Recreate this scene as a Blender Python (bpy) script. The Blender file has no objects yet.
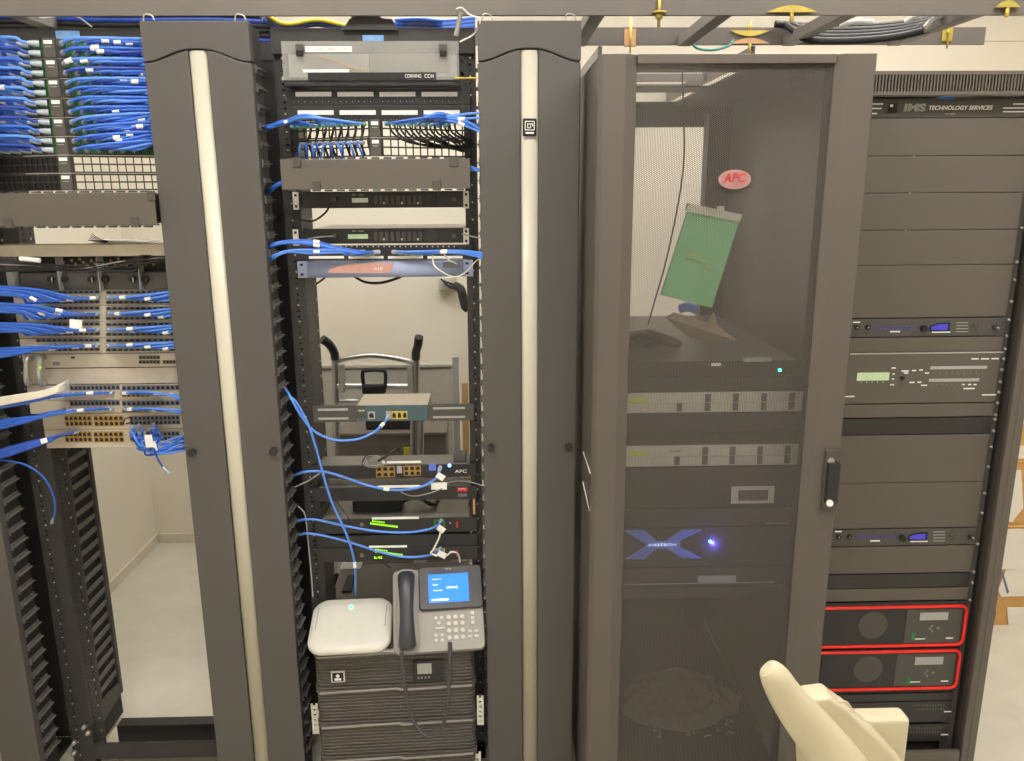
import bpy, math, random
from mathutils import Matrix, Vector
random.seed(7)
S=bpy.context.scene; COL=S.collection
D2R=math.radians
# ------------------------------------------------------------------ camera model
FPX=800.; CH=1.72
_th=D2R(13.4);_ps=D2R(1.4);_ro=D2R(0.35)
CF=Vector((math.sin(_ps)*math.cos(_th),math.cos(_ps)*math.cos(_th),-math.sin(_th)))
_R0=Vector((math.cos(_ps),-math.sin(_ps),0.)); _U0=_R0.cross(CF)
CR=math.cos(_ro)*_R0-math.sin(_ro)*_U0; CU=math.sin(_ro)*_R0+math.cos(_ro)*_U0
def at(px,py,Y=None,Z=None,X=None):
    d=CF+CR*((px-512)/FPX)+CU*((380.5-py)/FPX)
    t= Y/d.y if Y is not None else (Z-CH)/d.z if Z is not None else X/d.x
    return Vector((d.x*t,d.y*t,d.z*t+CH))
def Z1(y): return at(100,y,Y=2.15).z
def Z2(y): return at(385,y,Y=2.15).z
def Z3(y): return at(715,y,Y=1.97).z
def Z4(y): return at(930,y,Y=2.03).z
# ------------------------------------------------------------------ materials
def lin(c):
    c/=255.; return c/12.92 if c<=.04045 else ((c+.055)/1.055)**2.4
def rgb(r,g,b): return (lin(r),lin(g),lin(b),1)
MATS={}
def pm(name,col,rough=.5,metal=0.,var=.06,scale=40.,emit=None,es=0.,bump=0.,alpha=1.,trans=0.,spec=.5,bscale=None):
    m=bpy.data.materials.new(name); m.use_nodes=True; nt=m.node_tree; N=nt.nodes; L=nt.links
    b=N['Principled BSDF']; c=rgb(*col)
    tc=N.new('ShaderNodeTexCoord'); no=N.new('ShaderNodeTexNoise'); no.inputs['Scale'].default_value=scale; no.inputs['Detail'].default_value=3
    L.new(tc.outputs['Object'],no.inputs['Vector'])
    cr=N.new('ShaderNodeValToRGB'); e=cr.color_ramp.elements
    e[0].position=.3; e[1].position=.7
    e[0].color=tuple(v*(1-var) for v in c[:3])+(1,); e[1].color=tuple(min(1,v*(1+var)) for v in c[:3])+(1,)
    L.new(no.outputs['Fac'],cr.inputs['Fac']); L.new(cr.outputs['Color'],b.inputs['Base Color'])
    b.inputs['Roughness'].default_value=rough; b.inputs['Metallic'].default_value=metal
    b.inputs['Specular IOR Level'].default_value=spec
    if trans: b.inputs['Transmission Weight'].default_value=trans
    if alpha<1: b.inputs['Alpha'].default_value=alpha
    if emit: b.inputs['Emission Color'].default_value=rgb(*emit); b.inputs['Emission Strength'].default_value=es
    if bump:
        bp=N.new('ShaderNodeBump'); bp.inputs['Strength'].default_value=bump; bp.inputs['Distance'].default_value=.002
        n2=N.new('ShaderNodeTexNoise'); n2.inputs['Scale'].default_value=bscale or scale*4; L.new(tc.outputs['Object'],n2.inputs['Vector'])
        L.new(n2.outputs['Fac'],bp.inputs['Height']); L.new(bp.outputs['Normal'],b.inputs['Normal'])
    MATS[name]=m; return m
M=MATS
pm('wall_paint',(229,222,206),.85,var=.025,scale=3,bump=.15,bscale=200)
pm('ceiling_paint',(235,230,220),.9,var=.03,scale=60,bump=.3)
pm('floor_vinyl',(205,200,186),.45,var=.05,scale=9,bump=.05)
pm('base_vinyl',(214,206,188),.6,var=.03)
pm('charcoal',(85,82,80),.42,var=.04,scale=3,bump=.06,bscale=900)
pm('charcoal_mid',(76,73,70),.5,var=.04,scale=4)
pm('black_metal',(46,45,45),.45,var=.1,scale=20)
pm('black_plastic',(38,38,40),.4,var=.08)
pm('deep_black',(22,22,23),.6,var=.1)
pm('ups_lip',(150,146,140),.35,var=.04)
pm('grey_plate',(118,115,110),.4,var=.05,metal=.3)
pm('cab_paint',(92,86,80),.38,var=.04,scale=3,bump=.05,bscale=900)
pm('panel_paint',(92,86,79),.5,var=.03,scale=5,bump=.08,bscale=700)
pm('runway',(112,106,101),.45,var=.05,scale=8)
pm('cream_strip',(200,195,178),.35,var=.02,scale=5)
pm('beige_metal',(190,180,162),.5,var=.04)
pm('silver',(180,180,178),.3,metal=.8,var=.05)
pm('zinc',(190,188,180),.35,metal=.6,var=.08)
pm('brass',(170,140,85),.4,metal=.6,var=.15,scale=200)
pm('gold_zinc',(205,185,95),.35,metal=.45,var=.12,scale=30)
pm('copper_bracket',(205,160,120),.45,metal=.3,var=.08)
pm('white_plastic',(216,214,205),.4,var=.02)
pm('white_label',(240,240,236),.6,var=.03,scale=300)
pm('cream_plastic',(206,197,168),.42,var=.02,scale=6,bump=.05,bscale=500)
pm('blue_cable',(52,106,212),.35,var=.12,scale=15)
pm('blue_cable_light',(88,142,236),.35,var=.1,scale=15)
pm('blue_cable_dark',(40,72,170),.4,var=.12,scale=15)
pm('black_cable',(34,33,34),.62,var=.1)
pm('grey_cable',(150,147,142),.45,var=.08)
pm('white_cable',(225,220,205),.45,var=.05)
pm('yellow_cable',(220,196,40),.4,var=.08)
pm('orange_fibre',(230,160,70),.4,var=.05)
pm('teal_cable',(90,160,150),.4,var=.05)
pm('clear_boot',(170,180,190),.25,var=.1,scale=200)
pm('green_port',(30,120,60),.4,var=.25,scale=150)
pm('pale_green_boot',(110,165,140),.35,var=.15,scale=150)
pm('lavender_bezel',(160,172,205),.4,var=.04,scale=10)
pm('rose_badge',(196,150,140),.5,var=.06,scale=60)
pm('router_teal',(72,92,100),.45,var=.04)
pm('slot_light',(165,165,162),.5,var=.04)
pm('red_trim',(225,40,32),.35,var=.04,emit=(225,40,32),es=.06)
pm('red_badge',(200,40,40),.4,var=.05)
pm('badge_face',(165,120,118),.4,var=.1)
pm('green_folder',(128,200,146),.5,var=.07,scale=14)
pm('folder_top',(220,218,206),.5,var=.04)
pm('tan_paper',(184,165,138),.7,var=.12,scale=25)
pm('cardboard',(205,160,98),.8,var=.06,scale=12)
pm('paper',(234,230,220),.7,var=.02)
pm('pencil_grey',(120,120,125),.7)
pm('blue_print',(110,120,170),.7)
pm('phone_silver',(150,146,140),.4,metal=.15,var=.03)
pm('phone_dark',(74,74,77),.38,var=.04)
pm('key_pale',(205,203,196),.4,var=.05)
pm('handset',(60,62,68),.35,var=.04)
pm('screen_blue',(20,80,210),.3,emit=(25,110,235),es=.9,var=.3,scale=12)
pm('screen_text',(220,235,255),.3,emit=(200,225,255),es=.9)
pm('lcd_green',(178,196,160),.35,emit=(170,195,150),es=.12)
pm('lcd_pale',(196,198,186),.4,emit=(196,198,186),es=.08)
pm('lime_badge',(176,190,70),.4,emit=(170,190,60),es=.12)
pm('finger_grey',(104,102,99),.45,var=.08)
pm('lcd_blue',(60,60,170),.3,emit=(70,70,220),es=.16)
pm('led_blue',(60,120,255),.3,emit=(50,110,255),es=14)
pm('glow_lens_blue',(50,50,200),.35,emit=(50,45,230),es=.45)
pm('led_green',(40,240,140),.3,emit=(40,255,160),es=7)
pm('led_lime',(150,240,30),.3,emit=(150,245,30),es=.6)
pm('logo_blue',(92,116,196),.4,var=.05,emit=(70,95,190),es=.12)
pm('ups_black',(84,80,76),.45,var=.05,scale=15)
pm('server_silver',(212,208,198),.45,metal=.2,var=.06,scale=60)
pm('bay_dark',(86,84,80),.5)
pm('wood',(196,160,112),.6,var=.1,scale=8)
pm('crate_grey',(176,172,160),.6,var=.04)
pm('box_brown',(112,104,96),.6,var=.05)
pm('foam_black',(36,35,35),.8,var=.1)
pm('blue_tape',(120,165,215),.6,var=.15,scale=90)
pm('yellow_tag',(206,208,70),.5)
pm('lamp_diffuser',(255,250,240),.5,emit=(255,251,245),es=7.5,var=0)
pm('plastic_bag',(170,164,152),.25,var=.15,scale=50,bump=.6,alpha=.55)
pm('blue_ring',(30,130,225),.35)
pm('cover_film',(196,196,192),.18,var=.08,scale=8,alpha=.30)
# perforated steel: a real see-through hole pattern in the object's own space
def perforated():
    m=bpy.data.materials.new('perforated_steel'); m.use_nodes=True; nt=m.node_tree; N=nt.nodes; L=nt.links
    b=N['Principled BSDF']; b.inputs['Base Color'].default_value=rgb(104,99,94); b.inputs['Roughness'].default_value=.42
    tc=N.new('ShaderNodeTexCoord'); sp=N.new('ShaderNodeSeparateXYZ'); L.new(tc.outputs['Object'],sp.inputs[0])
    p=.0037; k=2*math.pi/p
    def ma(op,a,b_=None):
        n=N.new('ShaderNodeMath'); n.operation=op
        for i,v in enumerate((a,b_)):
            if v is None: continue
            if isinstance(v,(int,float)): n.inputs[i].default_value=v
            else: L.new(v,n.inputs[i])
        return n.outputs[0]
    x=ma('MULTIPLY',sp.outputs['X'],k); z=ma('MULTIPLY',sp.outputs['Z'],k)
    xh=ma('MULTIPLY',x,.5); zh=ma('MULTIPLY',z,.8660254)
    s=ma('ADD',ma('COSINE',x),ma('ADD',ma('COSINE',ma('ADD',xh,zh)),ma('COSINE',ma('SUBTRACT',xh,zh))))
    hole=ma('GREATER_THAN',s,-.75)
    tr=N.new('ShaderNodeBsdfTransparent'); mx=N.new('ShaderNodeMixShader')
    L.new(hole,mx.inputs[0]); L.new(b.outputs[0],mx.inputs[1]); L.new(tr.outputs[0],mx.inputs[2])
    L.new(mx.outputs[0],N['Material Output'].inputs['Surface']); MATS['perforated']=m
perforated()
# ------------------------------------------------------------------ mesh building
ORG={}
class MB:
    def __init__(s): s.v=[];s.f=[];s.m=[];s.sm=[];s.X=None
    def add(s,vs,fs,m=0,smooth=False):
        o=len(s.v)
        s.v+= [tuple(s.X@Vector(q)) if s.X else tuple(q) for q in vs]
        for f in fs: s.f.append([o+i for i in f]); s.m.append(m); s.sm.append(smooth)
        return s
    def box(s,x0,x1,y0,y1,z0,z1,m=0):
        if x0>x1:x0,x1=x1,x0
        if y0>y1:y0,y1=y1,y0
        if z0>z1:z0,z1=z1,z0
        return s.add([(x0,y0,z0),(x1,y0,z0),(x1,y1,z0),(x0,y1,z0),(x0,y0,z1),(x1,y0,z1),(x1,y1,z1),(x0,y1,z1)],
          [(0,3,2,1),(4,5,6,7),(0,1,5,4),(1,2,6,5),(2,3,7,6),(3,0,4,7)],m)
    def prism(s,poly,vec,m=0,smooth=False):
        n=len(poly); P=[Vector(p) for p in poly]; w=Vector(vec)
        s.add(P+[p+w for p in P],[tuple(range(n))[::-1],tuple(range(n,2*n))],m)
        o=len(s.v)-2*n
        for i in range(n):
            j=(i+1)%n; s.f.append([o+i,o+j,o+n+j,o+n+i]); s.m.append(m); s.sm.append(smooth)
        return s
    def xz(s,poly,y0,y1,m=0,smooth=False): return s.prism([(x,y0,z) for x,z in poly],(0,y1-y0,0),m,smooth)
    def cyl(s,a,b,r,n=14,m=0,r2=None):
        a=Vector(a);b=Vector(b);d=(b-a).normalized(); u=d.orthogonal().normalized(); w=d.cross(u); r2=r if r2 is None else r2
        vs=[a+(u*math.cos(t)+w*math.sin(t))*r for t in [2*math.pi*i/n for i in range(n)]]+[b+(u*math.cos(t)+w*math.sin(t))*r2 for t in [2*math.pi*i/n for i in range(n)]]
        s.add(vs,[tuple(range(n))[::-1],tuple(range(n,2*n))],m)
        o=len(s.v)-2*n
        for i in range(n):
            j=(i+1)%n; s.f.append([o+i,o+j,o+n+j,o+n+i]); s.m.append(m); s.sm.append(True)
        return s
    def tube(s,pts,r,n=6,m=0,flat=1.,up=None):
        pts=[Vector(p) for p in pts]; k=len(pts); R=r if isinstance(r,(list,tuple)) else [r]*k
        u=None; rings=[]
        for i,p in enumerate(pts):
            d=(pts[min(i+1,k-1)]-pts[max(i-1,0)]).normalized()
            if u is None:
                u=(Vector(up)-d*d.dot(Vector(up))).normalized() if up else d.orthogonal().normalized()
            else:
                u=(u-d*d.dot(u)); u=u.normalized() if u.length>1e-6 else d.orthogonal().normalized()
            w=d.cross(u); rings.append([p+(u*math.cos(2*math.pi*j/n)*flat+w*math.sin(2*math.pi*j/n))*R[i] for j in range(n)])
        vs=[q for g in rings for q in g]; fs=[]
        for i in range(k-1):
            for j in range(n):
                jj=(j+1)%n; fs.append((i*n+j,i*n+jj,(i+1)*n+jj,(i+1)*n+j))
        s.add(vs,fs,m,True); s.add([Vector(q) for q in rings[0]],[tuple(range(n))[::-1]],m); s.add(rings[-1],[tuple(range(n))],m)
        return s
    def build(s,name,mats,parent=None,bev=0,base=None,seg=2):
        if isinstance(mats,str): mats=[mats]
        if parent is not None: o=ORG[parent.name]
        elif base is not None: o=Vector(base)
        else:
            xs=[q[0] for q in s.v];ys=[q[1] for q in s.v];zs=[q[2] for q in s.v]
            o=Vector(((min(xs)+max(xs))/2,(min(ys)+max(ys))/2,min(zs)))
        me=bpy.data.meshes.new(name); me.from_pydata([(q[0]-o.x,q[1]-o.y,q[2]-o.z) for q in s.v],[],s.f)
        for mm in mats: me.materials.append(M[mm])
        for i,p in enumerate(me.polygons): p.material_index=s.m[i]; p.use_smooth=s.sm[i]
        me.update(); ob=bpy.data.objects.new(name,me); COL.objects.link(ob)
        if parent is not None: ob.parent=parent
        else: ob.location=o
        ORG[ob.name]=o
        if bev:
            b=ob.modifiers.new('bev','BEVEL'); b.width=bev; b.segments=seg; b.limit_method='ANGLE'; b.angle_limit=D2R(35)
        return ob
def tag(o,label,cat,group=None,kind=None):
    o['label']=label; o['category']=cat
    if group:o['group']=group
    if kind:o['kind']=kind
    return o
def struct(o): o['kind']='structure'; return o
def thing(name,label,cat,loc=(0,0,0),group=None,rot=(0,0,0),local=False):
    o=bpy.data.objects.new(name,None); COL.objects.link(o); o.location=loc; o.rotation_euler=rot; o.empty_display_size=.05
    ORG[o.name]=Vector((0,0,0)) if local else Vector(loc)
    tag(o,label,cat,group); return o
def lab(o,t): o['label']=t; return o
def text(name,s,size,loc,mat,parent,width=None,ext=.0004,shear=0,mtx=None,off=0.):
    cu=bpy.data.curves.new(name,'FONT'); cu.body=s; cu.size=size; cu.extrude=ext; cu.align_x='CENTER'; cu.align_y='CENTER'; cu.shear=shear; cu.offset=off
    t=bpy.data.objects.new('tmp',cu); me=bpy.data.meshes.new_from_object(t); bpy.data.objects.remove(t)
    if width:
        xs=[v.co.x for v in me.vertices]; w=max(xs)-min(xs); sc=width/w
        for v in me.vertices: v.co.x*=sc
    mt=mtx if mtx else Matrix.Translation(Vector(loc))@Matrix.Rotation(math.pi/2,4,'X')
    me.transform(mt); o=ORG[parent.name]; me.transform(Matrix.Translation(-o))
    me.materials.clear(); me.materials.append(M[mat]); ob=bpy.data.objects.new(name,me); COL.objects.link(ob); ob.parent=parent; ORG[ob.name]=o; return ob
def spline(P,n=6):
    P=[Vector(p) for p in P]; Q=[P[0]+(P[0]-P[1])]+P+[P[-1]+(P[-1]-P[-2])]; out=[]
    for i in range(1,len(Q)-2):
        for k in range(n):
            t=k/n; a,b,c,d=Q[i-1],Q[i],Q[i+1],Q[i+2]
            out.append(.5*((2*b)+(c-a)*t+(2*a-5*b+4*c-d)*t*t+(-a+3*b-3*c+d)*t**3))
    out.append(P[-1]); return out
def cable(label,pts,r=.0028,mat='blue_cable',group=None,name='patch_cable',cat='cable',n=6,plug0=None,plug1=None,tags=(),seg=6,boot='clear_boot'):
    sp=spline(pts,seg); ob=MB().tube(sp,r,n).build(name,mat); tag(ob,label,cat,group)
    for e,idx in ((plug0,0),(plug1,-1)):
        if e:
            a=sp[idx]; d=(sp[1]-sp[0]) if idx==0 else (sp[-2]-sp[-1]); d.normalize()
            MB().tube([a-d*.004,a+d*.01,a+d*.02],[r*1.9,r*1.7,r*1.1],6).build('plug',e if isinstance(e,str) else boot,ob)
    for t in tags:
        i=int(t*(len(sp)-2)); a,b=sp[i],sp[i+1]; d=(b-a).normalized()
        MB().tube([a-d*.008,a+d*.008],r*1.5,8).build('cable_label','white_label',ob)
    return ob
def pc(*l): return [at(x,y,Y=Y) for x,y,Y in l]

# ------------------------------------------------------------------ the room
XL,XR,YB,YF,ZC=-1.705,3.3,3.79,-2.2,2.9
struct(MB().box(XL-.1,XR+.1,YF-.1,YB+.1,-.1,0).build('floor','floor_vinyl'))
struct(MB().box(XL-.1,XR+.1,YF-.1,YB+.1,ZC,ZC+.1).build('ceiling','ceiling_paint'))
struct(MB().box(XL-.1,XR+.1,YB,YB+.1,0,ZC).build('wall_back','wall_paint'))
struct(MB().box(XL-.1,XL,YF,YB,0,ZC).build('wall_left','wall_paint'))
struct(MB().box(XR,XR+.1,YF,YB,0,ZC).build('wall_right','wall_paint'))
struct(MB().box(XL-.1,XR+.1,YF-.1,YF,0,ZC).build('wall_front','wall_paint'))
struct(MB().box(XL+.012,XR,YB-.012,YB,0,.05).build('baseboard_back','base_vinyl',bev=.004))
struct(MB().box(XL,XL+.012,YF,YB-.012,0,.05).build('baseboard_left','base_vinyl',bev=.004))
zt=at(950,41,Y=YB).z
struct(MB().box(1.2,XR,YB-.002,YB,zt-.003,zt).build('trim_1','beige_metal'))
for i,(x,y) in enumerate(((-.55,1.02),(1.25,1.02),(-.5,2.62),(1.5,2.55),(.3,-1.0))):
    t=thing('ceiling_light',['recessed ceiling light panel over the left racks','recessed ceiling light panel over the right racks','recessed ceiling light panel behind the open racks','recessed ceiling light panel behind the right cabinet','recessed ceiling light panel nearest the front wall'][i],'ceiling light',(x,y,ZC-.03))
    f=MB()
    for a in ((x-.6,x+.6,y-.3,y-.28),(x-.6,x+.6,y+.28,y+.3),(x-.6,x-.58,y-.28,y+.28),(x+.58,x+.6,y-.28,y+.28)): f.box(*a,ZC-.03,ZC)
    f.build('frame','white_plastic',t)
    MB().box(x-.58,x+.58,y-.28,y+.28,ZC-.02,ZC-.005).build('diffuser','lamp_diffuser',t)

# ------------------------------------------------------------------ open racks
YP=2.152
def flange(mb,x0,x1,z0,z1,cols,y0=YP,t=.004,pitch=.01482,hs=.008):
    """vertical flange in the XZ plane with punched holes at columns cols"""
    xs=[x0]; 
    for c in cols: xs+= [c-hs/2,c+hs/2]
    xs.append(x1)
    for i in range(0,len(xs),2): mb.box(xs[i],xs[i+1],y0,y0+t,z0,z1)
    k=int((z1-z0)/pitch)
    for c in cols:
        for j in range(k):
            za=z0+j*pitch; mb.box(c-hs/2,c+hs/2,y0,y0+t,za,za+pitch-hs*.8)
        mb.box(c-hs/2,c+hs/2,y0,y0+t,z0+k*pitch,z1)
def web(mb,x,y0,y1,z0,z1,cols,t=.004,pitch=.01482,hs=.008):
    ys=[y0]
    for c in cols: ys+=[c-hs/2,c+hs/2]
    ys.append(y1)
    for i in range(0,len(ys),2): mb.box(x,x+t,ys[i],ys[i+1],z0,z1)
    k=int((z1-z0)/pitch)
    for c in cols:
        for j in range(k):
            za=z0+j*pitch; mb.box(x,x+t,c-hs/2,c+hs/2,za,za+pitch-hs*.8)
        mb.box(x,x+t,c-hs/2,c+hs/2,z0+k*pitch,z1)
ZT=2.112
def rack(lx0,lx1,rx0,rx1,label,lw=2.285):
    r=thing('open_frame_rack',label,'rack',((lx0+rx1)/2,2.25,0))
    for (a,b,wx,cx_) in ((lx0,lx1,lx1-.004,lx0+.021),(rx0,rx1,rx0,(rx0+rx1)/2+.003)):
        m=MB(); flange(m,a,b,.0,ZT,[cx_],hs=.006); web(m,wx,YP+.004,lw,0,ZT,[YP+.02,lw-.02],hs=.006)
        ox=a if wx>a else b-.004; m.box(ox,ox+.004,YP+.004,lw,0,ZT); m.box(min(ox,wx)+.004,max(ox,wx),lw-.004,lw,0,ZT)
        po=m.build('post','black_metal',r)
        m=MB(); k=1
        while k*.04445<ZT-.02:
            z=k*.04445; m.cyl((cx_,YP,z),(cx_,YP-.001,z),.0024,8); k+=1
            sx=wx+.004 if wx>a else wx; sg=1 if wx>a else -1
            m.cyl((sx,lw-.02,z),(sx+.001*sg,lw-.02,z),.0035,8)
        sc=m.build('tapped_holes','zinc',po); sc['kind']='stuff'
    m=MB().box(lx0,rx1,2.135,2.147,2.052,ZT).box(lx0,rx1,2.147,2.2,ZT-.006,ZT); m.build('top_angle','black_metal',r,bev=.001)
    return r
r1=rack(-1.298,-1.233,-.838,-.80,'black open rack on the left, crowded with blue patch cables',2.225)
r2=rack(-.541,-.497,-.067,-.036,'black open rack in the middle, holding the desk phone and battery units')
# base angles of left rack
m=MB().box(-1.232,-.83,2.144,2.150,.033,.089).box(-1.232,-.83,2.150,2.20,.033,.037); lab(m.build('base_angle','black_metal',r1,bev=.002),'black base angle along the front')
m=MB().box(-1.20,-.83,2.235,2.275,.078,.082).box(-1.20,-.83,2.235,2.239,.0,.078); m.build('base_angle','black_metal',r1,bev=.001)
for px,py in ((84,727),(88,733),(74,743),(74,753)):
    p=at(px,py,Y=2.145); MB().cyl((p.x,2.151,p.z),(p.x,2.138,p.z),.007,12,r2=.005).build('bolt','zinc',r1)
m=MB().box(-.54,-.04,2.152,2.16,.0,.06).box(-.54,-.04,2.16,2.3,.0,.006); m.build('base_angle','black_metal',r2)

# tape on the racks
tp=at(68,35,Y=2.133); MB().box(tp.x-.03,tp.x+.028,2.133,2.1345,tp.z-.012,tp.z+.010).build('blue_tape','blue_tape',r1)
tp=at(373,38,Y=2.133); MB().box(tp.x-.026,tp.x+.026,2.133,2.1345,tp.z-.007,tp.z+.007).build('blue_tape','blue_tape',r2)
for i,(px,py) in enumerate(((462,61),(462,73),(283,79),(287,98),(463,75))):
    p=at(px,py,Y=2.15); MB().cyl((p.x,2.151,p.z),(p.x,2.146,p.z),.0035,10).build('screw','zinc',r2)

# ------------------------------------------------------------------ vertical cable managers
def manager(x0,x1,label,sides,logo=False,z_lo=.05):
    r=thing('vertical_cable_manager',label,'cable manager',((x0+x1)/2,2.15,0))
    c=(x0+x1)/2; zt=ZT; ze=at(200,62,Y=2.05).z; zc=at(200,49,Y=2.05).z
    # arched boundary between cap and door
    def arch(s):  # s in 0..1 across
        u=abs(s-.5)*2; return zc+(ze-zc)*(1-math.cos(math.pi*min(1,max(0,(u-.1)/.9))))/2
    N_=24; pts=[(x0+(x1-x0)*i/N_,arch(i/N_)) for i in range(N_+1)]
    MB().xz([(x0,zt),(x1,zt)]+pts[::-1],2.046,2.075).build('top_cap','charcoal',r,bev=.003)
    low=[(x,z-.0022) for x,z in pts]
    sw=.022
    for a,b in ((x0,c-sw),(c+sw,x1)):
        P=[(x,z) for x,z in low if a-1e-6<=x<=b+1e-6]
        if a==x0: P=P+[(b,zc-.0022)]
        else: P=[(a,zc-.0022)]+P
        MB().xz([(a,z_lo),(b,z_lo)]+P[::-1],2.05,2.075).build('door_panel','charcoal',r,bev=.003)
    # rounded cream strip
    m=MB(); prof=[(c+sw*math.cos(t),2.062-.011*math.sin(t)) for t in [math.pi*i/10 for i in range(11)]]
    prof=[(c+sw*.98,2.07)]+prof+[(c-sw*.98,2.07)]
    m.prism([(x,y,z_lo) for x,y in prof],(0,0,zc-.003-z_lo),0,True).build('light_strip','cream_strip',r)
    m=MB().box(x0+.004,x0+.010,2.076,2.148,.0,zt-.004).box(x1-.010,x1-.004,2.076,2.148,.0,zt-.004)
    m.box(x0+.004,x1-.004,2.30,2.306,.0,zt-.004)
    for zz in (.02,.7,1.4,2.06): m.box(x0+.010,x1-.010,2.296,2.30,zz,zz+.03)
    m.build('frame','black_metal',r)
    m=MB().box(x0+.03,x1-.03,2.10,2.28,.0,.012); m.build('base_plate','black_metal',r)
    for sx in (x0+.02,x1-.02):
        z=at(194,453,Y=2.04).z
        MB().cyl((sx,2.05,z),(sx,2.038,z),.0105,18).build('latch','black_plastic',r)
    # cable fingers, one at each rack unit
    proto={}
    for sd in sides:
        X=x1-.004 if sd=='r' else x0+.004; g=1 if sd=='r' else -1
        k0=2; base=None
        for k in range(k0,46):
            z=k*.04445+.01
            if base is None:
                m=MB().box(X,X+g*.003,2.084,2.149,-.0085,.0085).box(X+g*.003,X+g*.012,2.084,2.149,-.001,.001)
                m.box(X-g*.001,X+g*.006,2.080,2.0838,-.0095,.0095)
                base=m.build('cable_finger','finger_grey',r,base=None); base.location.z+=z
            else:
                o=base.copy(); COL.objects.link(o); o.parent=r; o.location.z=z
    return r
mgL=manager(-.822,-.567,'charcoal vertical cable manager between the two open racks','r')
mgM=manager(-.027,.221,'charcoal vertical cable manager with a small black logo badge on its strip','l')
mg0=manager(-1.60,-1.335,'charcoal vertical cable manager at the far left edge','r')
# logo badge on middle manager
cx=.097; zb=at(530,127,Y=2.045).z
MB().box(cx-.0165,cx+.0165,2.043,2.052,zb-.021,zb+.020).build('badge','deep_black',mgM,bev=.002)
m=MB(); y0,y1=2.0415,2.043; 
for a in ((-.012,.012,.012,.014),(-.012,-.010,-.008,.014),(-.012,.012,-.008,-.006),(.010,.012,-.008,.014),(-.006,.0,.006,.008),(-.006,-.004,-.003,.008),(-.006,0,-.003,-.001),(.001,.003,-.003,.008),(.003,.008,.006,.008),(.006,.008,.001,.008),(-.01,.01,-.016,-.012)):
    m.box(cx+a[0],cx+a[1],y0,y1,zb+a[2],zb+a[3])
m.build('badge_emblem','white_label',mgM)
# small wire clips over the managers
for i,(px,py) in enumerate(((150,19),(241,18),(487,19),(570,18))):
    p=at(px,py,Y=2.07)
    c=MB().tube(spline([(p.x-.012,2.06,ZT+.002),(p.x-.008,2.06,ZT+.016),(p.x+.008,2.06,ZT+.014),(p.x+.014,2.06,ZT+.004)],5),.0018,6).build('wire_clip','zinc')
    tag(c,['bent wire clip on the top left corner of the left cable manager','bent wire clip on the top right corner of the left cable manager','bent wire clip on the top left corner of the badged cable manager','bent wire clip on the top right corner of the badged cable manager'][i],'clip')

# rear finger manager and inner rail of the left rack
r=thing('rear_cable_manager','black finger manager deep in the left rack, behind its perforated post','cable manager',(-1.25,2.30,.02))
MB().box(-1.256,-1.248,2.232,2.262,.085,1.02).box(-1.256,-1.246,2.376,2.392,.10,1.02).build('side_rail','charcoal_mid',r)
MB().box(-1.262,-1.256,2.232,2.392,.02,1.02).build('back_plate','deep_black',r)
MB().prism([(-1.2475,2.232,.085),(-1.2475,2.392,.10),(-1.2475,2.392,.14),(-1.2475,2.232,.16)],(-.006,0,0)).build('foot','charcoal_mid',r)
base=None
for k in range(20):
    z=.185+k*.0425
    if base is None:
        m=MB().prism([(-1.2555,2.264,-.008+z),(-1.2555,2.372,-.008+z),(-1.2555,2.372,.008+z),(-1.2555,2.264,.008+z)],(.006,0,0)); base=m.build('cable_finger','finger_grey',r,bev=.002)
    else:
        o=base.copy(); COL.objects.link(o); o.parent=r; o.location.z=k*.0425

# ------------------------------------------------------------------ overhead ladder racking
def ladder(label,x0,x1,yA,yB,z0,z1,rungs,endcap=True):
    r=thing('ladder_rack',label,'cable ladder',((x0+x1)/2,(yA+yB)/2,z0))
    for y in (yA,yB): MB().box(x0,x1,y-.005,y+.005,z0,z1).build('side_rail','runway',r,bev=.0015)
    for x in rungs: MB().box(x-.013,x+.013,yA+.005,yB-.005,z0+.004,z0+.028).build('rung','runway',r,bev=.002)
    return r
z0=2.132
L1=thing('ladder_rack','grey overhead cable ladder running across the tops of all the racks','cable ladder',(0,2.33,z0))
MB().box(-1.70,1.62,2.095,2.105,z0,2.175).build('side_rail','runway',L1,bev=.0015)
MB().box(-1.70,1.5,2.555,2.565,z0+.008,2.19).build('side_rail','runway',L1,bev=.0015)
for x in (-1.45,-1.15,-.32,.268,.585,.90,1.22): MB().box(x-.019,x+.019,2.105,2.555,z0+.004,z0+.034).build('rung','runway',L1,bev=.002)
L2=thing('ladder_rack','grey overhead cable ladder running back toward the wall above the mesh cabinet','cable ladder',(.5,3.1,2.13))
for x in (.335,.80): MB().box(x-.006,x+.006,2.57,YB-.01,2.10,2.14).build('side_rail','runway',L2,bev=.0015)
for y in (2.8,3.1,3.4): MB().box(.341,.794,y-.013,y+.013,2.105,2.13).build('rung','runway',L2)
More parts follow.
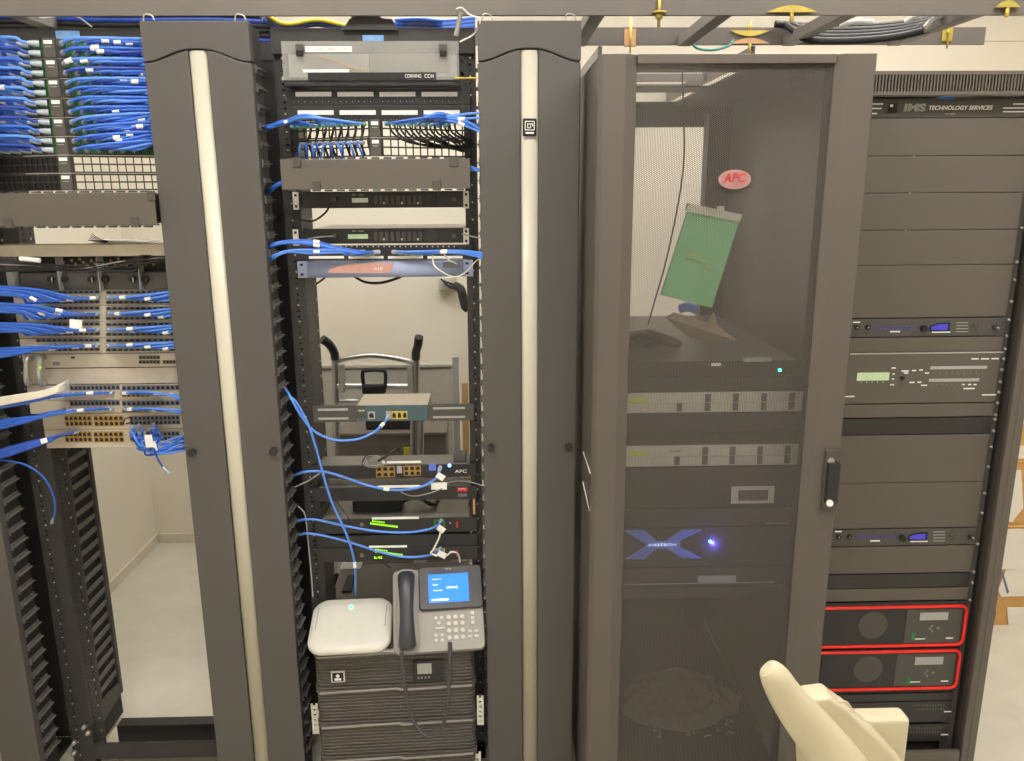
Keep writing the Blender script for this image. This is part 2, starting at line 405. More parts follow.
# brackets
def bracket(px,py,Y,w,h,mat,label,stem=True):
    p=at(px,py,Y=Y); r=thing('splice_bracket',label,'bracket',(p.x,Y,p.z-h/2))
    MB().box(p.x-w/2,p.x+w/2,Y-.006,Y,p.z-h/2,p.z+h/2).build('plate',mat,r,bev=.003)
    MB().cyl((p.x,Y-.006,p.z),(p.x,Y-.013,p.z),.006,6).build('bolt_head','gold_zinc',r)
    if stem: MB().cyl((p.x,Y-.009,p.z-h/2-.02),(p.x,Y-.009,p.z+h/2+.03),.003,8).build('threaded_rod','gold_zinc',r)
    return r
bracket(630,38,2.552,.036,.05,'copper_bracket','copper coloured square bracket on the rear ladder rail, left of the cabinet top')
bracket(947,33,2.552,.032,.05,'gold_zinc','yellow zinc bracket near the cut right end of the rear ladder rail')
p=at(659,12,Y=2.09); r=thing('hanger_rod','yellow zinc threaded rod and washer through the front ladder rail','bracket',(p.x,2.09,p.z-.04))
MB().cyl((p.x,2.088,p.z-.035),(p.x,2.088,p.z+.06),.004,10).build('threaded_rod','gold_zinc',r)
MB().cyl((p.x,2.088,p.z-.004),(p.x,2.088,p.z),.018,16).build('washer','gold_zinc',r)
MB().cyl((p.x,2.088,p.z-.016),(p.x,2.088,p.z-.004),.009,6).build('nut','gold_zinc',r)
def jclip(px,py,Y,w,label,flip=False,mat='gold_zinc'):
    p=at(px,py,Y=Y); h=.016; s=-1 if flip else 1; N_=10
    r=thing('ladder_clip',label,'bracket',(p.x,Y,p.z-.02))
    P=[(p.x-w/2+w*i/N_,p.z+s*h*math.sin(math.pi*i/N_)) for i in range(N_+1)]
    MB().xz(P if not flip else P[::-1],Y-.01,Y).build('plate',mat,r)
    MB().cyl((p.x,Y-.006,p.z-s*.022),(p.x,Y-.006,p.z),.005,8).build('bolt','gold_zinc',r)
jclip(791,13,2.09,.125,'wide yellow curved clip hanging on the front ladder rail above the cabinet')
jclip(749,31,2.55,.12,'upper curved clip on the rear ladder rail above the cabinet',True)
jclip(749,44,2.55,.12,'lower pink tinted curved clip on the rear ladder rail above the cabinet',False,'copper_bracket')
jclip(1006,8,2.09,.06,'small yellow clip at the far right end of the front ladder rail')
# cables lying on the ladder above cabinet and racks
G='dark cables lying on the overhead ladder'
for i in range(14):
    o=(i%5)*.016; q=(i//5)*1.0
    cable('thick black cable sagging over the overhead ladder above the cabinet',pc((775+i*3,24+q*2,2.50+.02*(i%3)),(806,26+(i%5)*3.2,2.50-o),(850,27+(i%5)*3.4,2.48-o),(900,24+(i%5)*3,2.45-o),(945,16+(i%5)*2,2.38-o),(1000,2+(i%4)*2,2.3-o)),.010,'black_cable',G,'ladder_cable')
for i,(a,b) in enumerate((((840,26),(872,22)),((905,22),(935,15)),((925,27),(950,17)))):
    ob=MB().tube(spline(pc((a[0],a[1],2.27),((a[0]+b[0])/2,min(a[1],b[1])-1,2.25),(b[0],b[1],2.27)),5),.007,8).build('cable_sleeve','white_plastic'); tag(ob,['white sleeve on the dark cables at the left above the cabinet','upper white sleeve on the dark cables by the blue ring','lower white sleeve on the dark cables by the blue ring'][i],'cable sleeve')
p=at(937,2,Y=2.2); m=MB(); N_=24
ring=thing('cable_ring','grey cable ring with a bright blue lining at the top edge','cable ring',p)
m.tube([(p.x+.042*math.cos(2*math.pi*i/N_),2.2,p.z+.012+.042*math.sin(2*math.pi*i/N_)) for i in range(N_+1)],.005,8).build('ring','grey_cable',ring)
MB().cyl((p.x,2.203,p.z+.012),(p.x,2.21,p.z+.012),.037,24).build('lining','blue_ring',ring)
cable('teal loop of cable hanging under the rear ladder rail',pc((690,40,2.5),(697,48,2.5),(712,50,2.5),(728,46,2.5),(734,40,2.5)),.004,'teal_cable',name='loose_cable')
# stuff above centre rack
for i in range(8):
    yy=24+ (i%4)*1.6
    cable('yellow or blue cable bundled above the fibre enclosure of the middle rack',pc((262,12+i,2.25),(285,yy,2.3+.012*i),(318,yy-4,2.32+.012*i),(350,yy+2,2.34),(385,yy,2.36)),.0055,['yellow_cable','blue_cable','grey_cable','blue_cable_dark'][i%4],'cables above the fibre enclosure','overhead_cable')
for i in range(9):
    yy=20+i*1.3
    cable('blue cable bundled behind the top of the middle rack',pc((395,yy,2.36),(420,yy-1,2.36+.01*i),(445,yy+1,2.38),(475,yy-2,2.38)),.005,['blue_cable','blue_cable_dark','blue_cable_light'][i%3],'blue cables behind the top of the middle rack','overhead_cable')
a=[at(x,y,Y=2.12) for x,y in ((342,30),(350,18),(356,17),(361,14),(376,14),(382,18),(392,19),(398,30))]
tag(MB().prism([(q.x,2.12,q.z) for q in a][::-1],(0,.012,0)).build('cable_bracket','black_metal',bev=.001),'black trapezoid bracket at the top centre of the middle rack','bracket')
p=at(459,22,Y=2.08)
tag(MB().tube([at(456,36,Y=2.085),at(461,12,Y=2.085)],.006,8).build('strap','grey_cable'),'grey strap hanging at the top right of the middle rack','strap')
cable('thin white cable looped over the top right corner of the middle rack',pc((456,9,2.075),(462,8,2.07),(470,15,2.07),(480,20,2.04),(474,34,2.08),(460,42,2.09)),.002,'white_cable',name='loose_cable')
# behind rack 1 top: dark cables
for i in range(12):
    z=2.115+.012*(i%6); y=2.3+.03*(i//6)
    cable('dark cable bundled on top of the left rack',[(-1.65,y,z),(-1.3,y+.01,z+.01),(-1.0,y-.02,z-.005),(-.75,y,z),(-.58,y+.03,z)],.008,'blue_cable_dark' if i%4==0 else 'black_cable','dark cables on top of the left rack','overhead_cable')
cable('thin pale cable crossing the dark bundle above the left rack',pc((35,14,2.1),(40,18,2.15),(55,17,2.2),(75,16,2.18),(92,27,2.2)),.002,'grey_cable',name='loose_cable')

# ------------------------------------------------------------------ angled patch panels
def angled_panel(xc,half,z0,z1,label,group,openL,openR,green,ty=2.04,ye=2.150,tw=.0145):
    r=thing('angled_patch_panel',label,'patch panel',(xc,ty,z0),group)
    L=math.hypot(half-tw,ye-.012-ty); a=math.atan2(ye-.012-ty,half-tw); h=z1-z0
    MB().box(xc-tw,xc+tw,ty-.004,ty+.012,z0+.0008,z1-.0008).build('centre_tab','charcoal_mid',r,bev=.001)
    MB().box(xc-tw*.66,xc+tw*.66,ty-.0055,ty-.004,z1-.014,z1-.006).build('tab_label','white_label',r)
    MB().box(xc-tw*.5,xc+tw*.5,ty-.0052,ty-.004,z1-.0205,z1-.0190).build('tab_mark','slot_light',r)
    for sg,op in ((-1,openL),(1,openR)):
        mtx=Matrix.Translation(Vector((xc+sg*tw,ty+.004,z0)))@Matrix.Rotation(sg*a,4,'Z')
        if sg<0: mtx=mtx@Matrix.Scale(-1,4,(1,0,0))
        m=MB(); m.X=mtx; n=12; e=.006; pw=(L-2*e)/n; b=.0028
        m.box(0,L,0,.003,h-.005,h-.0005).box(0,L,0,.003,.0005,.004).box(0,L,0,.003,h/2-.0018,h/2+.0018)
        m.box(0,e,0,.003,.004,h-.005).box(L-e,L,0,.003,.004,h-.005)
        for i in range(1,n): m.box(e+i*pw-b/2,e+i*pw+b/2,0,.003,.004,h-.005)
        m.build('wing','black_metal',r)
        if not op:
            for row,(za,zb) in enumerate(((.004,h/2-.0018),(h/2+.0018,h-.005))):
                m=MB(); m.X=mtx; m.box(e,L-e,.0031,.016,za,zb); m.build('port_row',green if (sg>0 or green!='green_port') else 'green_port',r)
        m=MB(); 
    MB().box(xc-half,xc-half+.02,ye-.004,ye,z0,z1).build('mounting_ear','black_metal',r); MB().box(xc+half-.02,xc+half,ye-.004,ye,z0,z1).build('mounting_ear','black_metal',r)
    return r,L,a,h
def wing_pt(xc,tw,ty,sg,a,s,z,out=0.):
    p=Matrix.Translation(Vector((xc+sg*tw,ty+.004,z)))@Matrix.Rotation(sg*a,4,'Z')
    return p@Vector((sg*s,-out,0))
xc1=-1.034; half1=.232
ts=[37.8,58.2,78.2,97.8,117.2,136.2,155.0,173.2,191]
ordn=['topmost','second from top','third from top','fourth from top','fifth from top','sixth from top']
for i in range(8):
    zt_=at(55,ts[i],Y=2.04).z; zb_=at(55,ts[i+1],Y=2.04).z
    op=i>=6
    lb=('%s of the angled patch panels full of blue cables in the left rack'%ordn[i]) if i<6 else ['upper of the two empty angled patch panels in the left rack','lower empty angled patch panel, just above the grey cover in the left rack'][i-6]
    r,L,a,h=angled_panel(xc1,half1,zb_,zt_,lb,'angled patch panels of the left rack',False if not op else False,op,'green_port' if not op else 'deep_black')
    if op:
        for o in r.children:
            if o.name.startswith('port_row'): pass
    else:
        for row in range(2):
            zr=zb_+h*(.27 if row==0 else .75)
            for sg,nn in ((1,9),(-1,6)):
                for k in range(nn):
                    s=(k+.5)/12*L*(1.3 if sg>0 else 1.9)
                    if i==5 and row==0 and sg>0 and k>5: continue
                    p0=wing_pt(xc1,.0145,2.04,sg,a,s,zr,.002); p1=wing_pt(xc1,.0145,2.04,sg,a,s+(.006 if sg>0 else .02),zr+.002,.026)
                    dz=(1-k/nn)*.016-.005; sag=random.uniform(-.003,.003)
                    if sg>0:
                        e1=Vector((p1.x+.035,p1.y+.006,zr+dz+sag*.5)); e2=Vector((-.83,2.085+.006*(k%3),zr+.004+dz*1.2+(.006 if i>3 else -.002)))
                        e3=Vector((-.79,2.11,zr+dz)); pts=[p0,p1,e1,e2,e3]
                        if e1.x>-.85: pts=[p0,p1,e2,e3]
                    else:
                        e1=Vector((p1.x-.03,p1.y+.004,zr+dz+sag*.5)); e2=Vector((-1.30,2.07+.005*(k%3),zr+.002+dz)); e3=Vector((-1.345,2.10,zr-.01+dz)); pts=[p0,p1,e1,e2,e3]
                        if e1.x<-1.28: pts=[p0,p1,e2,e3]
                    t=(random.uniform(.35,.75),) if random.random()<(.16 if sg>0 else .12) else ()
                    cable('blue patch cable in the %s angled panel of the left rack'%ordn[i],pts,.0040,random.choice(['blue_cable','blue_cable','blue_cable_light','blue_cable_light','blue_cable_dark']),'blue patch cables in the %s angled panel'%ordn[i],plug0=True,tags=t,n=6,seg=4)

# horizontal cable manager covers
def hcover(x0,x1,z0,z1,label,clips,yf=2.03):
    r=thing('horizontal_cable_manager',label,'cable manager',((x0+x1)/2,yf,z0))
    MB().box(x0,x1,yf,yf+.003,z0,z1).box(x0,x1,yf+.003,yf+.02,z1-.003,z1).box(x0,x1,yf+.003,yf+.02,z0,z0+.003).build('cover','panel_paint',r,bev=.0015)
    m=MB().box(x0+.01,x1-.01,2.146,2.150,z0+.004,z1-.004)
    k=int((x1-x0)/.03)
    for i in range(k):
        x=x0+.012+i*(x1-x0-.02)/k
        m.box(x,x+.02,yf+.022,2.146,z1-.006,z1-.003).box(x,x+.02,yf+.022,2.146,z0+.003,z0+.006)
        m.box(x+.004,x+.022,yf+.004,yf+.012,z1+.0005,z1+.0045)
        m.box(x+.004,x+.022,yf+.004,yf+.012,z0-.0045,z0-.0005)
    m.build('finger_channel','slot_light' if False else 'black_metal',r)
    m=MB()
    for i in range(k):
        x=x0+.012+i*(x1-x0-.02)/k
        m.box(x+.003,x+.022,yf+.001,yf+.004,z1+.0005,z1+.003).box(x+.003,x+.022,yf+.001,yf+.004,z0-.003,z0-.0005)
    m.build('finger_tips','charcoal_mid',r)
    for (cx,up) in clips:
        if up: MB().box(cx-.010,cx+.010,yf-.004,yf,z1-.018,z1+.004).build('hinge_clip','charcoal_mid',r,bev=.001)
        else: MB().box(cx-.010,cx+.010,yf-.004,yf,z0-.004,z0+.020).build('hinge_clip','charcoal_mid',r,bev=.001)
    return r
za=at(80,226,Y=2.03).z; zb=at(80,193,Y=2.03).z
hcover(-1.31,-.823,za,zb,'charcoal horizontal cable manager cover across the left rack',[(at(152,200,Y=2.03).x,True),(at(9,222,Y=2.03).x,False),(at(135,222,Y=2.03).x,False)])
za=at(375,189,Y=2.03).z; zb=at(375,159,Y=2.03).z
hcover(-.512,-.050,za,zb,'charcoal horizontal cable manager cover across the middle rack',[(at(297,165,Y=2.03).x,True),(at(454,165,Y=2.03).x,True),(at(317,188,Y=2.03).x,False),(at(437,188,Y=2.03).x,False)])

# ------------------------------------------------------------------ generic rack device
def device(name,label,cat,x0,x1,z0,z1,yf=2.148,depth=.3,face='black_plastic',body='black_metal',group=None,inset=.022,th=.006,bev=.0012):
    g=.0006; z0+=g; z1-=g
    r=thing(name,label,cat,((x0+x1)/2,yf,z0),group)
    MB().box(x0,x1,yf-th,yf,z0,z1).build('faceplate',face,r,bev=bev)
    MB().box(x0+inset,x1-inset,yf+.0005,yf+depth,z0+.001,z1-.001).build('chassis',body,r,bev=.001)
    r['z0']=z0; r['z1']=z1; r['yf']=yf-th; del r['z0'],r['z1'],r['yf']
    return r
def B(r,name,mat,px0,px1,py0,py1,Y,t=.002,bev=0,label=None):
    """a raised detail outlined by picture measurements on the plane Y"""
    a=at(px0,(py0+py1)/2,Y=Y); b=at(px1,(py0+py1)/2,Y=Y); c=at((px0+px1)/2,py0,Y=Y); d=at((px0+px1)/2,py1,Y=Y)
    o=MB().box(a.x,b.x,Y-t,Y,d.z,c.z).build(name,mat,r,bev=bev)
    if label: lab(o,label)
    return o
def portrow(r,px0,px1,py0,py1,Y,n,rows=1,frame='brass',hole='deep_black',name='port_block'):
    a=at(px0,(py0+py1)/2,Y=Y); b=at(px1,(py0+py1)/2,Y=Y); c=at((px0+px1)/2,py0,Y=Y); d=at((px0+px1)/2,py1,Y=Y)
    MB().box(a.x,b.x,Y-.0015,Y,d.z,c.z).build(name,frame,r)
    w=(b.x-a.x)/n; h=(c.z-d.z)/rows; m=MB()
    for i in range(n):
        for j in range(rows):
            x=a.x+i*w; z=d.z+j*h
            m.xz([(x+w*.18,z+h*.18),(x+w*.82,z+h*.18),(x+w*.82,z+h*.6),(x+w*.62,z+h*.82),(x+w*.38,z+h*.82),(x+w*.18,z+h*.6)],Y-.0022,Y-.0014)
    m.build('port_openings',hole,r)
XA,XB=-.514,-.049
YF_=2.142
# fibre enclosure
z1,z0=Z2(42),Z2(88)
r=thing('fibre_enclosure','black fibre enclosure with a clear front cover at the top of the middle rack','fibre enclosure',((XA+XB)/2,2.12,z0))
MB().box(XA+.01,XB-.01,2.146,2.151,z0,z1).box(XA+.025,XB-.025,2.151,2.42,z0,z0+.004).box(XA+.025,XB-.025,2.151,2.42,z1-.004,z1).box(XA+.025,XA+.029,2.151,2.42,z0+.004,z1-.004).box(XB-.029,XB-.025,2.151,2.42,z0+.004,z1-.004).build('case','black_metal',r)
zc=at(370,80,Y=2.105).z; zd=at(370,41,Y=2.105).z
MB().box(-.500,-.082,2.138,2.1455,zc+.012,zd-.01).build('splice_tray','slot_light',r)
MB().box(-.30,-.10,2.134,2.138,zc+.02,zd-.025).build('adapter_plate','grey_plate',r,bev=.002)
ca=at(282,60,Y=2.105).x; cb=at(459,60,Y=2.105).x
MB().box(ca,cb,2.104,2.107,zc,zd).build('clear_cover','cover_film',r,bev=.001)
B(r,'label_strip','deep_black',308,436,72.5,79.5,2.1035,.001)
text('lettering','CORNING',.012,(at(413,76,Y=2.1).x,2.1022,at(413,76,Y=2.1).z),'white_label',r,.040)
text('lettering','CCH',.012,(at(429,76,Y=2.1).x,2.1022,at(429,76,Y=2.1).z),'white_label',r,.022)
B(r,'paper_label','white_label',305,352,46.5,52,2.1035,.0008)
text('lettering','A  CONNECT  FIBRE  TO  MDF',.006,(at(328,49.2,Y=2.1).x,2.1025,at(328,49.2,Y=2.1).z),'pencil_grey',r,.10)
B(r,'paper_label','white_label',303,349,69.5,72.3,2.1035,.0008)
for px in (300,443):
    B(r,'latch','charcoal_mid',px-4,px+4,44.5,51,2.103,.008,.001); B(r,'latch_grip','deep_black',px-3.2,px+3.6,51,57,2.103,.012,.002)
MB().box(ca,cb,2.11,2.14,Z2(88),zc-.004).build('hinge_bar','black_plastic',r,bev=.002)
cable('orange fibre jumper slanting behind the clear enclosure cover',pc((317,56,2.13),(335,62,2.13),(352,67,2.13),(368,71,2.13)),.0030,'orange_fibre',name='fibre_cable')
cable('thin yellow fibre cable leaving the right side of the enclosure',pc((455,78,2.10),(466,78,2.095),(478,78,2.09),(484,78.5,2.10)),.0018,'yellow_cable',name='fibre_cable')
# two flat patch panels
for i,(ya,yb) in enumerate(((89,105.5),(105.5,121))):
    r=device('flat_patch_panel',['upper flat black patch panel with four white label strips in the middle rack','lower flat black patch panel with four white label strips in the middle rack'][i],'patch panel',XA,XB,Z2(yb),Z2(ya),depth=.03,group='flat patch panels of the middle rack')
    o=0 if i==0 else 2.2
    ly=92 if i==0 else 110.3
    for j in range(4):
        x0_=295.5+o+j*42; B(r,'label_strip','white_label',x0_,x0_+36,ly,ly+4.5,YF_-.001,.0012)
        if i==0 or j!=9:
            a=at(x0_,ly+6,Y=YF_); b=at(x0_+36,ly+6,Y=YF_); m=MB()
            for k in range(6):
                x=a.x+(b.x-a.x)*(k+.12)/6; w=(b.x-a.x)/6*.76; m.box(x,x+w,YF_-.001,YF_,Z2(ly+10.8),Z2(ly+6))
            m.build('port_block','deep_black',r)
            m=MB()
            for k in range(6):
                x=a.x+(b.x-a.x)*(k+.5)/6; m.box(x-.001,x+.001,YF_-.0015,YF_-.001,Z2(ly+10.2),Z2(ly+9.2))
            m.build('contacts','slot_light',r)
# angled panels rack 2
xc2=-.279; 
for i,(ya,yb) in enumerate(((119,137.5),(137.5,156.5))):
    zt_=at(375,ya,Y=2.04).z; zb_=at(375,yb,Y=2.04).z
    r,L,a,h=angled_panel(xc2,.232,zb_,zt_,['upper angled patch panel of open white windows in the middle rack','lower angled patch panel of open white windows in the middle rack'][i],'angled patch panels of the middle rack',True,True,'pale_green_boot',tw=.0125)
    if i==0:
        # green boots along the top row
        for sg,n_ in ((-1,12),(1,9)):
            for k in range(n_):
                p=wing_pt(xc2,.0125,2.04,sg,a,.006+(k+.5)/12*(L-.012),zb_+h*.74,.0); q=wing_pt(xc2,.0125,2.04,sg,a,.006+(k+.5)/12*(L-.012),zb_+h*.76,.022)
                e=[Vector(p),Vector(q)]
                if sg<0:
                    zz=zb_+h*(.95)+.002*(k%4); e+=[Vector((xc2-.16,2.03+.01*(k%3),zz+.006))] if k<7 else []
                    e+=[Vector((-.50,2.085+.006*(k%3),zz-.002)),Vector((-.545,2.10,zz-.012)),Vector((-.575,2.12,zz-.016))]
                else:
                    zz=zb_+h*(1.0)+.0022*(k%5); e+=[Vector((xc2+.15,2.03+.008*(k%3),zz+.004))] if k<6 else []
                    e+=[Vector((-.085,2.08+.006*(k%3),zz-.002)),Vector((-.042,2.08,zz-.010-.002*k)),Vector((-.015,2.10,zz-.018))]
                cable('green booted blue cable running %s from the middle rack angled panels'%('left' if sg<0 else 'right'),e,.0030,random.choice(['blue_cable','blue_cable_light','blue_cable']),'green booted cables running %s in the middle rack'%('left' if sg<0 else 'right'),plug0='pale_green_boot',tags=(.55,) if k%4==1 else (),n=6,seg=4)
        for k in range(4):
            cable('blue patch cable crossing over the lower flat patch panel at right',pc((424+k*3,115+k*1.5,2.12),(440,117+k,2.06),(458,(115+k,117+k*2)[k%2],2.05),(478,(113,118,128,131)[k],2.05),(486,(114,119,130,133)[k],2.08)),.003,'blue_cable_light','crossing blue cables right of the flat panels',tags=(.6,) if k%2 else ())
    else:
        for k in range(10):
            s=.012+k*.0185; p=wing_pt(xc2,.0125,2.04,-1,a,s+.012,zb_+h*.75,.0); q=wing_pt(xc2,.0125,2.04,-1,a,s+.012,zb_+h*.72,.024)
            dx=random.uniform(-.008,.008)
            cable('short blue patch cable drooping behind the cover of the middle rack',[Vector(p),Vector(q),Vector(q)+Vector((dx,-.002,-.014)),Vector(q)+Vector((dx*2,.012,-.035))],.0028,'blue_cable_light' if k%2 else 'blue_cable','short drooping blue cables of the middle rack',plug0=True)
# black cables behind the open windows
for k in range(14):
    x=-.255+k*.0125
    cable('black cable passing behind the open windows of the middle rack panels',[Vector((x,2.10+.004*k,Z2(121))),Vector((x+.01,2.12,Z2(134))),Vector((x+.05,2.135,Z2(143+k%3))),Vector((min(x+.13,-.075),2.148,Z2(147+k%5))),Vector((-.070+.0,2.16,Z2(150+k%3)))],.0028,'black_cable','black cables behind the right wing windows','black_cable',n=5)
for k in range(9):
    x=-.30-k*.019
    cable('black cable hanging behind the left wing windows of the middle rack panels',[Vector((x,2.13,Z2(122))),Vector((x-.004,2.135,Z2(132))),Vector((x-.012,2.14,Z2(142))),Vector((x-.004,2.15,Z2(156)))],.0034,'black_cable','black cables behind the left wing windows','black_cable',n=5)
# two dark console units, a patch panel and the lavender appliance
for i,(ya,yb) in enumerate(((191,208),(228,243.5))):
    r=device('power_conditioner',['upper black rack unit with small switches and a pale label in the middle rack','lower black rack unit with a greenish label, above the blue cables'][i],'rack unit',XA+.025,XB-.012,Z2(yb),Z2(ya),depth=.28,body='silver',face='black_plastic',group='two black switch units of the middle rack',inset=.012)
    yc=(ya+yb)/2
    B(r,'display_label','lcd_green' if i else 'lcd_pale',352+i*-4,368,yc-1.5,yc+3,YF_,.001,label='pale label window')
    for k in range(9):
        px=374+k*5.6; B(r,'rocker_switch','charcoal_mid',px,px+3.4,yc-4,yc+5,YF_,.004,.0005)
    for k in (384,402,418): B(r,'screw','zinc',px0=k-.8,px1=k+.8,py0=yc+2.5,py1=yc+4.5,Y=YF_-.001,t=.004)
    c=at(431,yc,Y=YF_); MB().cyl((c.x,YF_,c.z),(c.x,YF_-.006,c.z),.016,24).build('round_cover','black_metal',r)
    c=at(335,yc,Y=YF_); MB().cyl((c.x,YF_,c.z),(c.x,YF_-.014,c.z),.006,14).build('knob','charcoal_mid',r)
    c=at(454,yc,Y=YF_); MB().cyl((c.x,YF_,c.z),(c.x,YF_-.014,c.z),.006,14).build('knob','charcoal_mid',r)
    for k,(dx,tt) in enumerate(((350,'MAIN'),(357,'POWER'))): text('lettering',tt,.004,(at(dx+4,yc-4.5,Y=YF_).x,YF_-.0005,at(dx+4,yc-4.5,Y=YF_).z),'lcd_green',r)
    # white brackets
    for px,q in ((295,0),(466,1)):
        a=at(px,ya+1,Y=2.138); w=.0075
        m=MB().box(a.x-w,a.x+w,2.1402,2.1414,Z2(yb+1),Z2(ya+.5)); 
        m.build('white_bracket','white_plastic',r,bev=.0005)
        MB().box(a.x-.003,a.x+.003,2.139,2.1402,Z2(ya+5),Z2(ya+2.5)).box(a.x-.003,a.x+.003,2.139,2.1402,Z2(yb-1),Z2(yb-3.5)).build('bracket_slots','deep_black',r)
cable('black cable drooping across the upper switch unit at left',pc((283,205,2.10),(295,217,2.11),(312,221,2.12),(325,213,2.11),(331,203,2.12)),.0028,'black_cable',name='loose_cable')
cable('thin grey cable reaching the knob of the lower switch unit',pc((308,239,2.13),(320,237,2.12),(334,236,2.13)),.002,'grey_cable',name='loose_cable')
cable('thin grey cable leaving the lower switch unit at right',pc((462,234,2.125),(470,236,2.10),(480,238,2.08)),.0018,'grey_cable',name='loose_cable')
r=device('flat_patch_panel','black patch panel with blue cables just above the lavender appliance','patch panel',XA,XB,Z2(260),Z2(245),depth=.03,face='black_plastic')
for j in range(4):
    x0_=309+j*39.5; B(r,'label_strip','white_label',x0_,x0_+35,256,258.6,YF_-.0002,.0012)
m=MB()
for k in range(24):
    c=at(330+k*5.4,246.5,Y=YF_); m.box(c.x-.002,c.x+.002,YF_-.001,YF_,c.z-.002,c.z+.002)
m.build('port_marks','slot_light',r)
G='blue cables over the patch panel above the lavender appliance'
for k in range(6):
    y0=252+ (k%3)*1.2
    st=(272,243 if k<3 else 256); 
    cable('blue patch cable fanning left over the panel above the lavender appliance',pc((378-k*5,y0,2.13),(366-k*4,y0,2.105),(340,y0-2-(k<3)*2,2.10),(312,y0-4-(k<3)*7+k*.6,2.09),(288,(241+k) if k<3 else 249+k*.6,2.085),(273,(244+k) if k<3 else 253+k,2.08),(268,(248+k) if k<3 else 258+k,2.11)),.0034,'blue_cable_light' if k%2 else 'blue_cable',G,plug0=True,tags=(.5,) if k in (0,2,4) else ())
for k in range(5):
    cable('blue patch cable running right over the panel above the lavender appliance',pc((394+k*6,252+k*.6,2.13),(404+k*6,252+k*.4,2.105),(440,251+k*.4,2.10),(462,251+k*.6,2.09),(480,253+k,2.05),(486,255+k,2.08)),.0034,'blue_cable' if k%2 else 'blue_cable_light','blue cables running right over the same panel',plug0=True,tags=(.45,) if k in (1,3) else ())
# lavender appliance
z1_,z0_=Z2(260.4),Z2(277); 
r=thing('network_appliance','lavender grey appliance with a curved face and rose badge in the middle rack','appliance',((XA+XB)/2,2.14,z0_))
m=MB(); P=[]; n=20
xa,xb=at(308,268,Y=2.14).x,at(463,268,Y=2.14).x
prof=[(2.146,z0_),(2.138,z0_+.001),(2.132,z0_+.006),(2.128,z0_+.016),(2.127,z0_+.026),(2.129,z0_+.036),(2.136,z1_-.002),(2.146,z1_)]
m.prism([(xa,y,z) for y,z in prof],(xb-xa,0,0),0,True); m.build('bezel','lavender_bezel',r)
for x0_,x1_ in ((XA,xa-.0005),(xb+.0005,XB)):
    MB().box(x0_,x1_,2.143,2.147,z0_,z1_).build('mounting_ear','lavender_bezel',r,bev=.001)
    xm=(x0_+x1_)/2-.003
    MB().box(xm-.004,xm+.004,2.1425,2.143,z0_+.006,z0_+.012).box(xm-.004,xm+.004,2.1425,2.143,z1_-.012,z1_-.006).build('ear_slots','deep_black',r)
MB().box(XA+.02,XB-.02,2.148,2.62,z0_+.001,z1_-.001).build('chassis','silver',r,bev=.001)
sw=[at(x,y,Y=2.1268) for x,y in ((328,273),(330,269),(342,265),(360,263.3),(385,262.6),(394,263),(391,271),(389,273))]
MB().prism([(q.x,2.1268,q.z) for q in sw],(0,-.0012,0)).build('badge','rose_badge',r)
text('lettering','A10',.009,(at(378,269,Y=2.12).x,2.1252,at(378,269,Y=2.12).z),'white_label',r,.022)
B(r,'display_window','pencil_grey',443,461,262,268,2.1285,.002,.0005)
cable('white cable looped in front of the lavender appliance',pc((433,256,2.12),(434,265,2.10),(444,273,2.09),(455,277,2.09),(466,272,2.09),(474,263,2.08),(480,258,2.06)),.0020,'white_cable',name='loose_cable')
cable('short white cable over the display of the lavender appliance',pc((444,254,2.12),(449,260,2.10),(457,264,2.115)),.0018,'white_cable',name='loose_cable')
cable('black cable drooping under the lavender appliance',pc((355,277,2.3),(365,282,2.28),(380,283,2.28),(395,279,2.28),(405,274.5,2.3)),.004,'black_cable',name='loose_cable')
cable('thin black cable under the left end of the lavender appliance',pc((316,284,2.25),(322,280,2.25),(328,275,2.25)),.003,'black_cable',name='loose_cable')
# ---------------- router
z1_,z0_=Z2(404),Z2(420.5)
r=thing('router','teal grey router with silver slotted brackets in the middle of the rack','router',(-.28,2.14,z0_))
xa,xb=at(357,412,Y=2.142).x,at(428,410,Y=2.142).x
MB().box(xa,xb,2.143,2.27,z0_+.002,z1_-.001).build('chassis','beige_metal',r,bev=.002)
MB().box(xa,xb,2.138,2.1428,z0_+.002,z1_-.001).build('faceplate','router_teal',r,bev=.0015)
for nm,(pa,pb) in (('l',(313,356)),('r',(429,474))):
    a=at(pa,412,Y=2.142).x; b=at(pb,410,Y=2.142).x
    MB().box(a,b,2.139,2.146,z0_,z1_).build('bracket','charcoal_mid',r,bev=.001)
    u=at(pa+(5 if nm=='l' else 4),412,Y=2.138).x; w=at(pb-(8 if nm=='l' else 9),410,Y=2.138).x
    m=MB().box(u,w,2.1375,2.139,z1_-.014,z1_-.008).box(u,w,2.1375,2.139,z0_+.008,z0_+.014); m.build('bracket_slots','slot_light',r)
B(r,'logo_plate','charcoal_mid',356,366,405.5,418,2.1378,.002)
m=MB(); c=at(361.5,411,Y=2.135)
for k,hh in enumerate((.002,.004,.006,.004,.002,.004,.006,.004,.002)): m.box(c.x-.009+k*.0021,c.x-.0082+k*.0021,2.1345,2.1358,c.z-hh/2+.001,c.z+hh/2+.001)
m.build('bar_emblem','white_label',r)
portrow(r,368,375,411.5,419,2.1378,1,1,'slot_light'); portrow(r,391.5,407.5,411,419,2.1378,3,1,'gold_zinc'); B(r,'blank_port','slot_light',386,391,411,419,2.1378,.0015)
m=MB()
for k in range(4): c=at(411+k*3.6,417.5,Y=2.1378); m.box(c.x-.003,c.x+.003,2.1365,2.1378,c.z-.0015,c.z+.0015)
m.build('port_lights','green_port',r)
